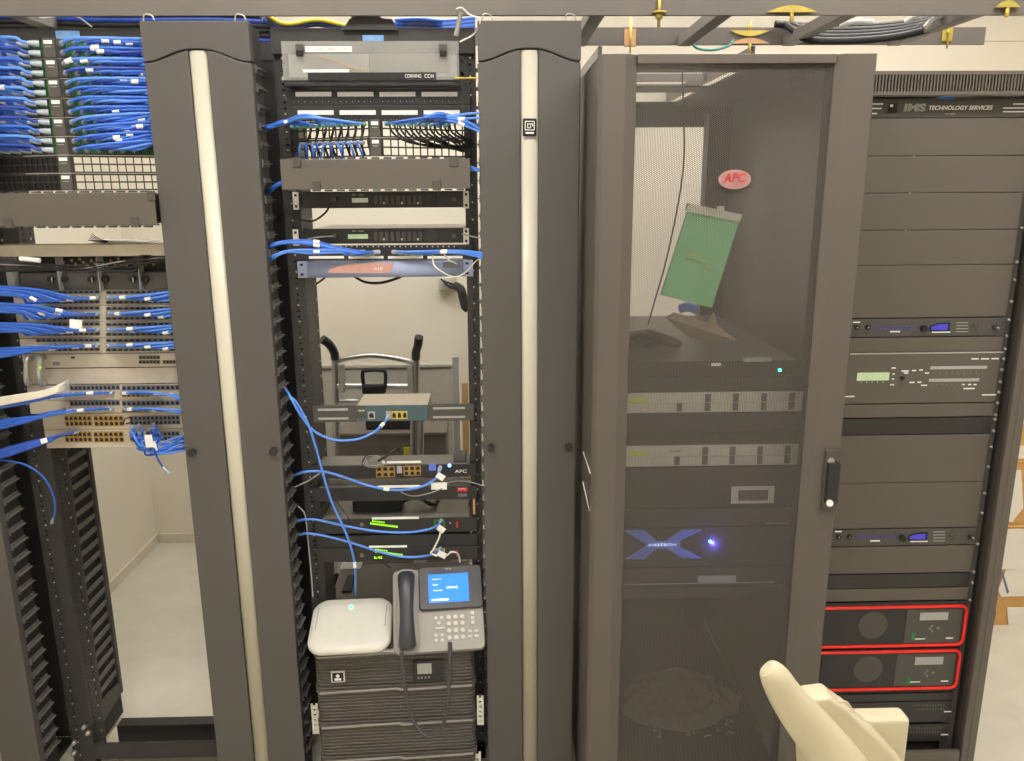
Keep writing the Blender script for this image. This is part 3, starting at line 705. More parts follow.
ob=cable('blue cable sagging from the manager to the teal grey router',pc((285,388,2.10),(290,396,2.05),(300,414,2.04),(314,431,2.04),(335,440,2.04),(358,439,2.04),(374,432,2.05),(384,423,2.08),(388,417,2.125)),.0034,'blue_cable_light',plug1=True,tags=(.86,),seg=8)
# ---------------- PDU with blue LED
def plate_device(name,label,cat,ytop,yfront,ybot,Yf,mat='black_plastic',top='grey_plate',x0=-.495,x1=-.069,group=None,ear=True):
    z1=at(395,yfront,Y=Yf).z; z0=at(395,ybot,Y=Yf).z; dY=at(395,ytop,Z=z1).y
    r=thing(name,label,cat,((x0+x1)/2,Yf,z0),group)
    MB().box(x0,x1,Yf+.0052,dY,z0+.001,z1).build('chassis',top,r,bev=.0012)
    MB().box(XA if ear else x0,XB if ear else x1,Yf,Yf+.005,z0+.0005,z1-.0005).build('faceplate',mat,r,bev=.001)
    return r,z0,z1
r,za,zb=plate_device('power_switch_unit','black power switch unit with brass sockets and a bright blue light','rack unit',455,465,478,2.135)
Yq=2.135
portrow(r,376,395,466,477,Yq,3,2); portrow(r,403.5,421,465.5,475.5,Yq,3,2)
B(r,'centre_module','slot_light',397,402,466,473,Yq,.0015); B(r,'emblem_plate','logo_blue',429,436,463.5,470.5,Yq,.001)
c=at(449.5,465.3,Y=Yq); MB().cyl((c.x,Yq,c.z),(c.x,Yq-.003,c.z),.0042,14).build('indicator_light','led_blue',r)
text('lettering','APC',.013,(at(461,471.3,Y=Yq).x,Yq-.001,at(461,471.3,Y=Yq).z),'white_label',r,.033)
B(r,'label_strip','white_label',382,421,461,463,Yq,.001)
p=at(460,457,Y=2.17); z=zb
tag(MB().box(p.x-.018,p.x+.018,2.15,2.19,z+.0005,z+.024).build('power_adapter','charcoal_mid',bev=.003),'small dark adapter block sitting on the blue lit power unit','adapter')
for k in range(6):
    th=k*1.1; cx_,cy_=372,462-k*.6
    cable('coiled thin grey cable lying on the blue lit power unit',pc((362,462+k*.5,2.14),(368,455+k,2.15),(382-k,456,2.15),(386,463,2.13),(376,468-k*.5,2.12),(363+k,465,2.125),(366,458,2.15)),.0018,'grey_cable' if k%2 else 'black_cable','coil of thin cable on the power unit','coiled_cable')
cable('black plug lead leaning over the brass sockets',pc((378,461,2.14),(388,455,2.14),(396,448.5,2.15),(400,450,2.16)),.0036,'black_cable',name='loose_cable')
cable('blue cable sagging to the white tag on the blue lit power unit',pc((295,475,2.10),(305,472,2.05),(322,471.5,2.05),(340,476,2.05),(370,486,2.045),(396,490,2.045),(420,487,2.05),(436,478,2.08),(440,468,2.125)),.0034,'blue_cable_light',plug1=True,tags=(.6,),seg=8)
def cabtag(px,py,w,h,label,rot=0,Y=2.07):
    c=at(px,py,Y=Y); s=800/ (2.3); w/=s; h/=s; q=Matrix.Rotation(D2R(rot),2)
    P=[Vector(v) for v in ((-w/2,-h/2),(w/2,-h/2),(w/2,h/2),(-w/2,h/2))]; P=[q@v for v in P]
    tag(MB().xz([(c.x+v.x,c.z+v.y) for v in P],Y-.001,Y).build('paper_tag','white_label'),label,'tag')
cabtag(440.5,476.5,8,6,'white tag tilted like a diamond under the brass sockets',-35,Y=2.075)
cabtag(439,486,15,7,'wide white tag flat on the unit with the red badge',0,Y=2.075)
# ---------------- next unit (red badge)
r,za,zb=plate_device('power_unit','black rack unit with a small red badge, top plate showing','rack unit',478.5,487,500.5,2.135)
B(r,'label_strip','white_label',378,420,485.2,487.6,2.135,.001)
B(r,'red_badge','red_badge',457,467.5,487.5,491.5,2.135,.001); text('lettering','APC',.007,(at(462,489.5,Y=2.13).x,2.1335,at(462,489.5,Y=2.13).z),'white_label',r,.022)
B(r,'grey_badge','pencil_grey',458,467,493.5,496.5,2.135,.001)
cable('thin grey cable hanging from the wide white tag',pc((399,490,2.09),(405,494,2.06),(415,496,2.06),(430,493,2.06),(446,487,2.08)),.0015,'grey_cable',name='loose_cable')
cable('thin grey cable leaving the red badge unit toward the right',pc((446,483,2.12),(458,481,2.09),(470,482,2.06),(484,486,2.05)),.0016,'grey_cable',name='loose_cable')
# shelf with power brick
z=at(395,519,Y=2.14).z
r=thing('equipment_shelf','shallow black shelf carrying a power brick in the middle rack','shelf',(-.28,2.14,z))
MB().box(-.495,-.069,2.14,2.40,z-.004,z).build('tray','grey_plate',r); MB().box(XA,XB,2.137,2.1395,z-.006,z+.002).build('front_lip','black_metal',r)
MB().box(-.495,-.491,2.14,2.40,z,z+.035).build('side_wall','black_metal',r); MB().box(-.073,-.069,2.14,2.40,z,z+.035).build('side_wall','black_metal',r)
MB().box(XB-.012,XB-.006,2.1365,2.139,at(470,514,Y=2.14).z,at(470,498,Y=2.14).z).build('copper_spacer','copper_bracket',r)
a=at(353,506,Y=2.2).x; b=at(402,506,Y=2.2).x
tag(MB().box(a,b,2.19,2.27,z+.0005,z+.034).build('power_brick','deep_black',bev=.004),'black power brick on the shallow shelf','power brick')
for k in range(5):
    cable('black lead tangled beside the power brick on the shelf',[Vector((b+.002,2.22,z+.02)),Vector((b+.02+.006*k,2.21,z+.034)),Vector((b+.05+.01*k,2.24-.01*k,z+.02)),Vector((b+.08+.004*k,2.22,z+.008)),Vector((b+.10,2.25+.01*k,z+.005))],.0028,'black_cable','leads beside the power brick','loose_cable')
# two switches with green lights
for i,(ya,yb,yc,lx) in enumerate(((511,518.5,533,(372,419)),(541,547,561,(369,407)))):
    r,za,zb=plate_device('network_switch',['upper black network switch with lime green lights','lower black network switch with lime green lights, just above the phone'][i],'network switch',ya,yb,yc,2.135,group='two network switches with lime lights')
    B(r,'label_strip','white_label',lx[0],lx[1],yb-1.6,yb+.6,2.135,.001)
    m=MB()
    for k in range(13):
        px=371+i*5+k*2.15; py=(523.3 if i==0 else 551.5)+k*.28
        c=at(px,py,Y=2.135); m.box(c.x-.002,c.x+.002,2.1335,2.135,c.z-.0025,c.z+.0025)
        if k<6:
            c=at(px+ (2 if i==0 else 0),py-2.4 if i==0 else py-2.2,Y=2.135); m.box(c.x-.002,c.x+.002,2.1335,2.135,c.z-.0015,c.z+.0015)
    if i==1:
        for k in range(4): c=at(375+k*2.1,557.5,Y=2.135); m.box(c.x-.002,c.x+.002,2.1335,2.135,c.z-.003,c.z+.003)
    m.build('status_lights','led_lime',r)
    B(r,'red_mark','red_badge',456,458,yb+3,yb+9,2.135,.001)
    text('lettering','10',.006,(at(450,yb+5,Y=2.13).x,2.1335,at(450,yb+5,Y=2.13).z),'white_label',r)
    c=at(362,yb+ (6 if i==0 else 8),Y=2.135); MB().cyl((c.x,2.135,c.z),(c.x,2.132,c.z),.006,16).build('round_emblem','grey_plate',r)
    portrow(r,434,445,yb+1,yb+8,2.135,1,1,'green_port' if i==0 else 'slot_light')
r=device('blank_panel','plain black filler between the two lime lit switches','blank panel',XA,XB,Z2(547)+.004,Z2(533.5),depth=.02,face='black_plastic',yf=2.145)
cable('blue cable sagging to the upper lime lit switch',pc((298,521,2.10),(305,519.5,2.05),(318,520,2.05),(345,526,2.05),(375,531,2.045),(405,532.5,2.045),(428,529.5,2.05),(438,525,2.09),(441,521,2.125)),.0034,'blue_cable_light',plug1=True,seg=8)
cable('blue cable sagging to the lower lime lit switch',pc((300,535,2.10),(307,533.5,2.05),(325,536,2.05),(352,543,2.05),(380,552,2.045),(405,557,2.045),(425,556,2.05),(435,553,2.09),(440,549,2.125)),.0034,'blue_cable_light',plug1=True,seg=8)
cabtag(441,529,8,6,'white tag below the port of the upper lime lit switch',-38,Y=2.08); cabtag(442,554.5,9,6,'white tag below the port of the lower lime lit switch',-30,Y=2.08)
cable('white cable bending down from the tag of the upper lime lit switch',pc((441,528,2.07),(439,538,2.06),(433,550,2.05),(431,553,2.05),(437,556,2.05)),.0026,'white_cable',name='loose_cable')
cable('white cable arched behind the phone screen',pc((446,556,2.08),(452,552,2.06),(458,554,2.07),(460,562,2.1)),.0026,'white_cable',name='loose_cable')
cable('long blue cable falling from the manager down to the white access point',pc((288,396,2.09),(296,402,2.05),(308,424,2.04),(316,448,2.03),(322,470,2.03),(331,500,2.03),(341,522,2.03),(349,541,2.03),(354,560,2.04),(355.5,580,2.06),(355,603,2.22)),.0032,'blue_cable_light',plug1=False,tags=(.84,),seg=8)
cable('thin grey cable crossing the left post of the middle rack',pc((295,487,2.08),(308,481,2.06),(320,473,2.08)),.002,'grey_cable',name='loose_cable')
cable('thin grey cable hanging straight down beside the left post',pc((298,506,2.09),(305,515,2.08),(308,540,2.07),(311,570,2.06),(313,597,2.05)),.002,'grey_cable',name='loose_cable')
cable('thin black cable crossing in front of the lime lit switches',pc((318,450,2.07),(324,480,2.09),(355,527,2.06),(372,552,2.06),(390,568,2.08)),.0015,'black_cable',name='loose_cable')

# ---------------- UPS stack
ux,uy=-.284,2.004; uz=.470; UW=.452; UD=.55
ROT=D2R(2.6)
names=['top battery unit with a small grey display','second battery unit from the top, ribbed black front','third battery unit from the top, ribbed black front','lowest visible battery unit, ribbed black front']
hz=[uz,.357,.245,.133,.018]
for i in range(4):
    r=thing('battery_unit',names[i]+' in the middle rack','battery unit',(ux,uy,0),'stacked battery units of the middle rack',(0,0,ROT),local=True)
    z1_=hz[i]-.0012; z0_=hz[i+1]
    MB().box(-UW/2+.006,UW/2-.006,.035,UD,z0_+.001,z1_).build('case','ups_black',r,bev=.003)
    # ribbed bezel with rounded ends
    m=MB(); n=10
    def outl(off,za,zb_):
        P=[]; w=UW/2-off; rr=.02
        for t in range(6): a=math.pi+math.pi/2*t/5; P.append((-w+rr+rr*math.cos(a),off+rr+rr*math.sin(a),za))
        for t in range(6): a=1.5*math.pi+math.pi/2*t/5; P.append((w-rr+rr*math.cos(a),off+rr+rr*math.sin(a),za))
        P+=[(w,.034,za),(-w,.034,za)]
        m.prism(P,(0,0,zb_-za),0,True)
    h=z1_-z0_; outl(.0,z0_+.001,z0_+.007); outl(.0,z1_-.010,z1_)
    nr=9; rh=(h-.017)/nr
    for k in range(nr):
        za=z0_+.007+k*rh; outl(.0040,za,za+rh*.3); outl(.003,za+rh*.3,za+rh)
    m.build('bezel','ups_black',r)
    m=MB(); zl=z1_-.010
    m.prism([(-UW/2+.012,-.003,zl),(.0,-.003,zl+.004),(.015,-.003,zl-.001),(UW/2-.012,-.003,zl+.003),(UW/2-.012,-.003,zl+.008),(.018,-.003,zl+.0045),(.003,-.003,zl+.010),(-UW/2+.012,-.003,zl+.005)],(0,.004,0)); m.build('lip','ups_lip',r,bev=.0008)
    if i==0:
        MB().box(-.178,-.140,-.004,.002,z0_+.026,z0_+.060).build('badge','server_silver',r,bev=.001)
        MB().box(-.174,-.144,-.005,-.004,z0_+.030,z0_+.056).build('badge_field','deep_black',r)
        m=MB().cyl((-.159,-.0052,z0_+.047),(-.159,-.0062,z0_+.047),.005,12).box(-.168,-.150,-.006,-.0052,z0_+.033,z0_+.040); m.build('badge_emblem','white_label',r)
        MB().box(.050,.135,-.005,.002,z0_+.018,z0_+.082).build('control_panel','black_plastic',r,bev=.002)
        MB().box(.062,.102,-.007,-.005,z0_+.042,z0_+.074).build('display','slot_light',r,bev=.0005)
        m=MB()
        for k in range(4): m.cyl((.064+k*.010,-.005,z0_+.030),(.064+k*.010,-.008,z0_+.030),.0032,10)
        m.build('buttons','pencil_grey',r)
# perforated side brackets
for i,(px,py0,py1,l) in enumerate(((314,704,734,'white perforated bracket at the left side of the battery units'),(480,696,725,'upper white perforated bracket at the right side of the battery units'),(477.5,752,790,'lower white perforated bracket at the right side of the battery units'))):
    a=at(px,py0,Y=2.03); b=at(px,py1,Y=2.03); m=MB(); w=.0095; k=6; hh=(a.z-b.z)/k
    m.box(a.x-w,a.x-w*.4,2.03,2.033,b.z,a.z).box(a.x+w*.4,a.x+w,2.03,2.033,b.z,a.z)
    for j in range(k): m.box(a.x-w*.4,a.x+w*.4,2.03,2.033,b.z+j*hh,b.z+j*hh+hh*.6)
    m.box(a.x-w,a.x+w,2.033,2.14,b.z+.01,b.z+.02)
    tag(m.build('perforated_bracket','white_plastic'),l,'bracket')
# paper on top & labels
def on_top(px,py,z): return at(px,py,Z=z)
c=on_top(353,565,uz); tag(MB().box(c.x-.04,c.x+.03,c.y-.03,c.y+.02,uz+.0002,uz+.001).build('asset_label','slot_light'),'pale label lying on the far left of the top battery unit','label')
c=on_top(350,585,uz); tag(MB().box(c.x-.018,c.x+.012,c.y-.05,c.y+.06,uz+.0002,uz+.006).build('flat_bracket','deep_black',bev=.001),'small flat black piece behind the white access point','bracket')
c=on_top(390,652,uz); tag(MB().box(c.x-.04,c.x+.06,c.y-.001,c.y+.012,uz+.0008,uz+.003).build('paper_slip','white_label'),'white paper slip at the front edge of the top battery unit','paper')
# access point
ap=thing('wireless_access_point','white rounded square wireless access point with a green light, left of the phone','access point',(0,0,0),local=True,rot=(D2R(17),0,D2R(3)))
zc=uz+.002
cL=at(350,655,Z=zc+.02); ap.location=(-.409,2.058,zc+.031)
def rsq(w,h,r,n=8,e=1.0):
    P=[]
    for q,(cx_,cy_) in enumerate(((w-r,h-r),(-w+r,h-r),(-w+r,-h+r),(w-r,-h+r))):
        for t in range(n+1):
            a=math.pi/2*(q+t/n); P.append((cx_+r*math.cos(a),cy_+r*math.sin(a)))
    return P
def stack(m,layers,n=8):
    rings=[]; 
    for (w,h,r,z) in layers: rings.append([(x,y,z) for x,y in rsq(w,h,r,n)])
    k=len(rings[0]); vs=[q for g in rings for q in g]; fs=[]
    for i in range(len(rings)-1):
        for j in range(k):
            jj=(j+1)%k; fs.append((i*k+j,i*k+jj,(i+1)*k+jj,(i+1)*k+j))
    m.add(vs,fs,0,True); m.add(rings[0],[tuple(range(k))[::-1]],0,True); m.add(rings[-1],[tuple(range(k))],0,True); return m
stack(MB(),[(.085,.075,.02,0),(.09,.08,.02,.012)]).build('mounting_base','white_plastic',ap)
stack(MB(),[(.109,.092,.042,.0125),(.114,.097,.045,.016),(.114,.097,.045,.024),(.110,.093,.043,.031),(.099,.083,.039,.0355),(.08,.066,.033,.037)]).build('shell','white_plastic',ap)
MB().cyl((-.005,.055,.0372),(-.005,.055,.0382),.005,16).build('status_light','led_green',ap)
MB().box(-.098,-.095,-.02,.06,.0352,.0362).box(.095,.098,-.02,.06,.0352,.0362).build('side_groove','slot_light',ap)
# phone
ph=thing('desk_phone','grey desk phone with a lit blue screen standing on the battery units','desk phone',(-.156,1.988,uz+.005),rot=(D2R(50),0,D2R(5)),local=True)
# local: x right, y up the face, z out of the face
W=.128; HH=.232
stack(MB(),[(W,HH/2,.016,-.022),(W,HH/2,.016,-.004),(W-.003,HH/2-.003,.014,.0)],6)
m=MB(); m.X=Matrix.Translation(Vector((0,HH/2,0))); stack(m,[(W-.004,HH/2-.004,.014,-.024),(W,HH/2,.016,-.018),(W,HH/2,.016,-.004),(W-.003,HH/2-.003,.014,.0)],6); m.build('body','phone_silver',ph)
m=MB(); m.X=Matrix.Translation(Vector((.037,.174,.0)))@Matrix.Rotation(D2R(0),4,'X'); stack(m,[(.091,.061,.010,.0005),(.091,.061,.010,.010),(.088,.058,.009,.013)],6); m.build('screen_bezel','phone_dark',ph)
MB().box(-.026,.088,.132,.212,.0132,.0142).build('screen','screen_blue',ph)
tm=lambda x,y,z=.0143:Matrix.Translation(Vector((x,y,z)))
text('screen_lettering','KPWHC',.010,None,'screen_text',ph,.032,.0002,mtx=tm(.042,.172)); text('screen_lettering','Line 1',.006,None,'screen_text',ph,.022,.0002,mtx=tm(-.002,.198))
text('screen_lettering','Dial',.006,None,'screen_text',ph,.014,.0002,mtx=tm(-.006,.182)); text('screen_lettering','Voicemail',.006,None,'screen_text',ph,.026,.0002,mtx=tm(.0,.166))
MB().box(-.018,.03,.137,.142,.0142,.0146).build('soft_key_bar','screen_text',ph)
text('bar_emblem','ılıılı'.replace('ı','I'),.007,None,'slot_light',ph,.016,.0002,mtx=tm(.032,.226,.0135))
m=MB(); m.X=Matrix.Translation(Vector((-.088,.118,0))); stack(m,[(.033,.115,.026,.0005),(.033,.115,.026,.010),(.028,.110,.022,.006)],8); m.build('handset_cradle','phone_silver',ph)
sp_=spline([(-.088,.018,.020),(-.088,.03,.034),(-.088,.06,.045),(-.088,.11,.048),(-.088,.16,.046),(-.088,.195,.036),(-.088,.215,.020)],6)
nn=len(sp_); rad=[.019+.006*abs(math.cos(math.pi*i/(nn-1)))**1.5 for i in range(nn)]; rad[0]=.012; rad[-1]=.012; rad[1]=.019; rad[-2]=.019
MB().tube(sp_,rad,16,flat=.75,up=(0,0,1)).build('handset','handset',ph)
keys=[(x,y) for y in (.092,.074,.055,.036) for x in (.028,.047,.066)]
for x,y in keys: MB().cyl((x,y,0),(x,y,.004),.0062,12).build('key','key_pale',ph)
for x,y in ((-.008,.092),(.008,.092),(.0,.078),(-.009,.045),(.008,.045),(-.009,.031),(.008,.031)): MB().cyl((x,y,0),(x,y,.003),.005,10).build('key','key_pale',ph)
for x,y in ((.086,.050),(.104,.050),(.086,.036),(.104,.036)): MB().box(x-.006,x+.006,y-.004,y+.004,0,.003).build('key','key_pale',ph,bev=.001)
MB().box(-.012,.016,.060,.066,0,.003).build('volume_bar','key_pale',ph,bev=.001)
for y in (.099,.086,.073): MB().box(.090,.1,y-.005,y+.005,0,.004).build('navigation_key','key_pale',ph,bev=.001)
MB().cyl((-.042,.228,.0),(-.042,.228,.006),.006,14).build('message_light','white_plastic',ph)
# foot stand
MB().prism([(-.08,.06,-.026),(-.08,.20,-.026),(-.08,.14,-.135),(-.08,.115,-.135)],(.16,0,0)).build('stand','phone_dark',ph)
cd=thing('x','x','x'); bpy.data.objects.remove(cd)
mw=Matrix.Translation(Vector((-.156,1.988,uz+.005)))@Matrix.Rotation(D2R(5),4,'Z')@Matrix.Rotation(D2R(50),4,'X'); inv=mw.inverted()
pts=[at(402,647,Y=1.985),at(402,660,Y=1.975),at(404,680,Y=1.97),at(408,702,Y=1.968),at(414,722,Y=1.966),at(424,734,Y=1.965),at(434,736,Y=1.965),at(443,725,Y=1.966),at(447,705,Y=1.968),at(449,680,Y=1.97),at(449.5,660,Y=1.972),at(450,650,Y=1.985),at(450,642,Y=1.995)]
sp_=spline(pts,40); r0=.0062; m=MB()
m.tube([inv@q for q in sp_],[r0*(1 if (i//2)%2 else .78) for i in range(len(sp_))],8); m.build('handset_cord','phone_dark',ph)
for k,(yy,Yq) in enumerate(((562,2.26),(601,2.20))):
    cable(['upper','lower'][k]+' white cable bowing out behind the right side of the phone',pc((470,yy-2,Yq),(478,yy,Yq-.05),(484,yy+6,Yq-.06),(482,yy+14,Yq-.05),(474,yy+20,Yq)),.0026,'white_cable',name='loose_cable')

# ------------------------------------------------------------------ left rack lower equipment
XA1,XB1=xc1-.232,xc1+.232
Y1=2.148
# chassis with beige top lip
z1_,z0_=Z1(243),Z1(289)
r=thing('media_chassis','dark grey three bay chassis under a beige top bar in the left rack','chassis',(xc1,2.15,z0_))
MB().box(XA1+.004,XB1,2.10,2.145,Z1(255),z1_).build('top_bar','beige_metal',r,bev=.003)
MB().box(XA1+.022,XB1-.022,2.151,2.40,z0_+.001,Z1(255)-.001).build('chassis','deep_black',r)
MB().box(XA1+.03,XB1-.005,2.135,2.147,z0_,Z1(272)).build('lower_panel','charcoal_mid',r,bev=.001)
MB().box(XA1+.004,XA1+.022,2.12,2.147,z0_,Z1(256)).build('side_bracket','slot_light',r,bev=.001)
for j,px in enumerate((58,98.5,139)):
    x=at(px,270,Y=2.12).x; MB().box(x-.001,x+.001,2.115,2.15,z0_,Z1(256)).build('divider','slot_light',r)
for px in (52,65,92,106,133,146,):
    c=at(px,279,Y=2.135); MB().cyl((c.x,2.135,c.z),(c.x,2.126,c.z),.0085,16).build('thumb_knob','deep_black',r); 
for px in (52,92,133): c=at(px,279,Y=2.126); MB().box(c.x-.0015,c.x+.0015,2.124,2.126,c.z-.008,c.z+.004).build('knob_mark','slot_light',r)
m=MB()
for k in range(26):
    c=at(60+k*3.9,259+(k*7%5)*1.6,Y=2.149); m.box(c.x-.003,c.x+.003,2.1485,2.1508,c.z-.003,c.z+.003)
m.build('connector_pins','brass',r)
for k in range(9):
    y0=260+k*1.2
    cable('black lead tangled across the three bay chassis of the left rack',pc((-6,256+k*2,2.08),(25+k*3,262+k,2.09),(70+k*2,266+(k%3)*3,2.08),(98+5*k,262+(k%4)*3,2.10),(142,264-(k%3)*4,2.10),(172,260-k,2.11)),.0026 if k%2 else .0018,'black_cable' if k!=4 else 'grey_cable','leads tangled across the three bay chassis','power_lead')
tag(MB().tube(pc((20,258.5,2.07),(40,260.5,2.07)),.006,10).build('cable_marker','white_label'),'white tube marker on the dark lead of the three bay chassis','cable marker')
# papers and pen on the top bar
p=at(115,241,Y=2.14); zt_=Z1(243)
for k,(dx,dy,rz) in enumerate(((0,.02,8),(.03,.03,-6),(-.02,.025,20))):
    m=MB(); m.X=Matrix.Translation(Vector((p.x+dx,2.14+dy,zt_+.001+k*.0025)))@Matrix.Rotation(D2R(rz),4,'Z')@Matrix.Rotation(D2R(2),4,'Y')
    m.box(-.05,.06,-.04,.03,0,.0015); tag(m.build('loose_paper','paper'),['bottom white paper lying on the beige bar of the left rack','middle white paper lying on the beige bar of the left rack','top white paper lying on the beige bar of the left rack'][k],'paper')
for k in range(5):
    cable('thin black wire end sticking out of the papers on the beige bar',pc((108,243-.4*k,2.12),(98,242-k,2.11),(88+k,240-1.6*k,2.11)),.0008,'black_cable','wire ends beside the papers','wire_end')
# patch switch rows
def swrow(ya,yb,label,face='beige_metal',half=False,px0=36,px1=176,Yf=2.142,colr='beige_metal'):
    r=device('network_switch',label,'network switch',XA1,XB1,Z1(yb),Z1(ya),depth=.25,face=face,body='grey_plate',group='switches with blue cables in the left rack')
    yc=(ya+yb)/2
    for a,b in ((px0,100),(106,px1)):
        portrow(r,a,b,ya+1.5,ya+4.8,Yf,12,1,'pencil_grey'); 
        portrow(r,a,b,yb-4.6,yb-1.4,Yf,12,1,'grey_plate')
    return r
rows=[289,305,321,337,352.5]
names_=['topmost','second from top','third from top','fourth from top']
def bundle(y,txt,grp,sideL,sideR,col=('blue_cable','blue_cable_light','blue_cable'),nL=9,nR=7,xL=98,xR=108):
    for k in range(nL):
        px=xL-k*6; o=(k-nL/2)*.8
        cable('blue cable running left from %s, left rack'%txt,pc((px,y+o*.2,2.138),(px-3,y+1+o*.3,2.12),(px-22,y+3+o*.8,2.085+.004*(k%3)),(px*.4,y+sideL*.6+o*1.1,2.075+.005*(k%3)),(-8,y+sideL+o*1.3,2.085),(-30,y+sideL+o,2.11)),.0033,col[k%3],'blue cables left of %s'%grp,plug0=True,tags=(random.uniform(.25,.6),) if k%2==0 else (),n=5,seg=4)
    for k in range(nR):
        px=xR+k*6; o=(k-nR/2)*.8
        cable('blue cable running right from %s, left rack'%txt,pc((px,y+o*.2,2.138),(px+3,y+1+o*.3,2.12),(px+22,y+1+o*.8,2.09+.004*(k%3)),(172+y*.02,y+sideR+o,2.09+.004*(k%3)),(190+y*.02,y+sideR+o-1,2.12)),.0033,col[(k+1)%3],'blue cables right of %s'%grp,plug0=True,tags=(random.uniform(.3,.6),) if k%3==0 else (),n=5,seg=4)
for i in range(4):
    r=swrow(rows[i],rows[i+1],'%s of the four grey switches below the chassis in the left rack'%names_[i])
    if i<2: B(r,'green_socket','green_port',44,53,rows[i]+1,rows[i]+4.5,2.14,.004)
    bundle(rows[i]+9,'the %s switch below the chassis'%names_[i],'the %s switch below the chassis'%names_[i],(-7,-6,-2,8)[i],(-4,-3,-2,-1)[i])
cabtag(76,324,11,8,'square white tag hanging among the blue cables of the left rack',-8,Y=2.05)
# beige double chassis
r=device('telephone_chassis','beige double height chassis with black port groups in the left rack','chassis',XA1,XB1,Z1(383.5),Z1(353),depth=.3,face='beige_metal',body='beige_metal')
B(r,'seam','deep_black',45,182,367.2,368.0,2.1418,.0004); B(r,'top_seam','pencil_grey',45,182,352.8,353.8,2.1418,.0006)
portrow(r,139,160,355.5,359,2.142,6,1,'box_brown'); portrow(r,139,160,360,363.6,2.142,6,1,'box_brown'); portrow(r,163,182,360,363.6,2.142,6,1,'box_brown')
B(r,'indicator','deep_black',71,75,356.5,358.5,2.142,.001); B(r,'mark','pencil_grey',53,60,362,365,2.142,.001)
for px in (27,40):
    a=at(px,359,Y=2.12); b=at(px+.5,384,Y=2.12)
    MB().tube(spline([(a.x,2.142,a.z),(a.x,2.118,a.z-.004),(b.x,2.118,b.z+.004),(b.x,2.142,b.z)],6),.0075,8).build('handle','zinc',r)
c=at(39.5,368,Y=2.105); MB().cyl((c.x,2.110,c.z),(c.x,2.107,c.z),.0025,10).build('power_light','led_lime',r)
# lower switches
lo=[384,399.5,412.5,428.5,447]
nm2=['topmost','second','third','lowest']
for i in range(4):
    br=i>=2
    r=device('network_switch','%s of the four beige switches at the bottom of the left rack'%nm2[i],'network switch',XA1+(.03 if i>=2 else 0),XB1,Z1(lo[i+1]),Z1(lo[i]),depth=.28,face='beige_metal',body='beige_metal',group='beige switches at the bottom of the left rack')
    if not br:
        portrow(r,70,120,lo[i]+1,lo[i]+6,2.142,12,1,'pencil_grey'); portrow(r,122,180,lo[i]+1,lo[i]+6,2.142,12,1,'pencil_grey')
        portrow(r,122,150,lo[i]+8,lo[i]+13,2.142,6,1,'brass')
    else:
        portrow(r,65,92,lo[i]+3,lo[i]+13.5,2.142,6,2,'brass'); portrow(r,94,124,lo[i]+3,lo[i]+13.5,2.142,6,2,'brass'); portrow(r,130,180,lo[i]+3,lo[i]+12,2.142,12,2,'pencil_grey')
bundle(393,'the topmost bottom beige switch','the topmost beige switch',12,6,xL=112,xR=122)
bundle(409,'the second bottom beige switch','the second beige switch',17,3,xL=112,xR=124,nR=5)
for k in range(7):
    cable('pale cable in the off white bundle crossing the left rack',pc((-12,400+k*1.2,2.07),(20,395+k,2.06),(45,391+k*.8,2.06),(60,385+k*.9,2.07),(68,381+k*.7,2.10)),.0036,'white_cable','off white cables crossing the left rack','white_cable')
for k in range(7):
    cable('blue patch cable running left from the lowest beige switch',pc((78-k*3,431+k*.5,2.138),(74-k*3,433+k*.5,2.12),(52,437+k*.6,2.09),(25,443+k*1.2,2.07),(-8,452+k*1.5,2.07),(-30,458+k*1.5,2.09)),.0029,'blue_cable' if k%2 else 'blue_cable_dark','blue cables left of the lowest beige switch',plug0=True,tags=(.5,) if k in(1,4) else (),n=5)
# tangled clump at right
for k in range(16):
    a=random.uniform(0,6.28); x0_=random.uniform(130,160); y0=random.uniform(424,436)
    pts=pc((x0_,y0,2.13),(x0_+2,y0+6,2.08),(136+random.uniform(-4,20),446+random.uniform(-6,5),2.06+random.uniform(0,.03)),(155+random.uniform(-8,8),452+random.uniform(-8,4),2.06),(182,448+random.uniform(-14,5),2.08),(196,446+random.uniform(-10,4),2.11))
    cable('blue cable in the tangled clump below the beige switches',pts,.0029,random.choice(['blue_cable_light','blue_cable','blue_cable_dark']),'tangled blue clump below the beige switches',plug0=True,n=5)
cabtag(149,441,7,12,'tall white tag in the tangled blue clump',2,Y=2.05); cabtag(155,446,3,9,'narrow white tag in the tangled blue clump',10,Y=2.05)
cable('dark blue cable end dangling below the tangled clump',pc((154,448,2.05),(158,459,2.05),(163,467,2.05),(168,472,2.05)),.003,'blue_cable_dark',plug1=True)
cable('black loop of wire in front of the beige switch ports',pc((123,424,2.13),(125,419,2.11),(130,418,2.10),(131,422,2.11),(126,424,2.10)),.002,'black_cable',name='loose_cable')
cable('single violet blue cable arching down the post at lower left',pc((-8,460,2.08),(10,461,2.08),(28,466,2.08),(44,478,2.09),(53,495,2.10),(55,510,2.11),(52,522,2.13)),.0026,'blue_cable',plug1=True,seg=8)
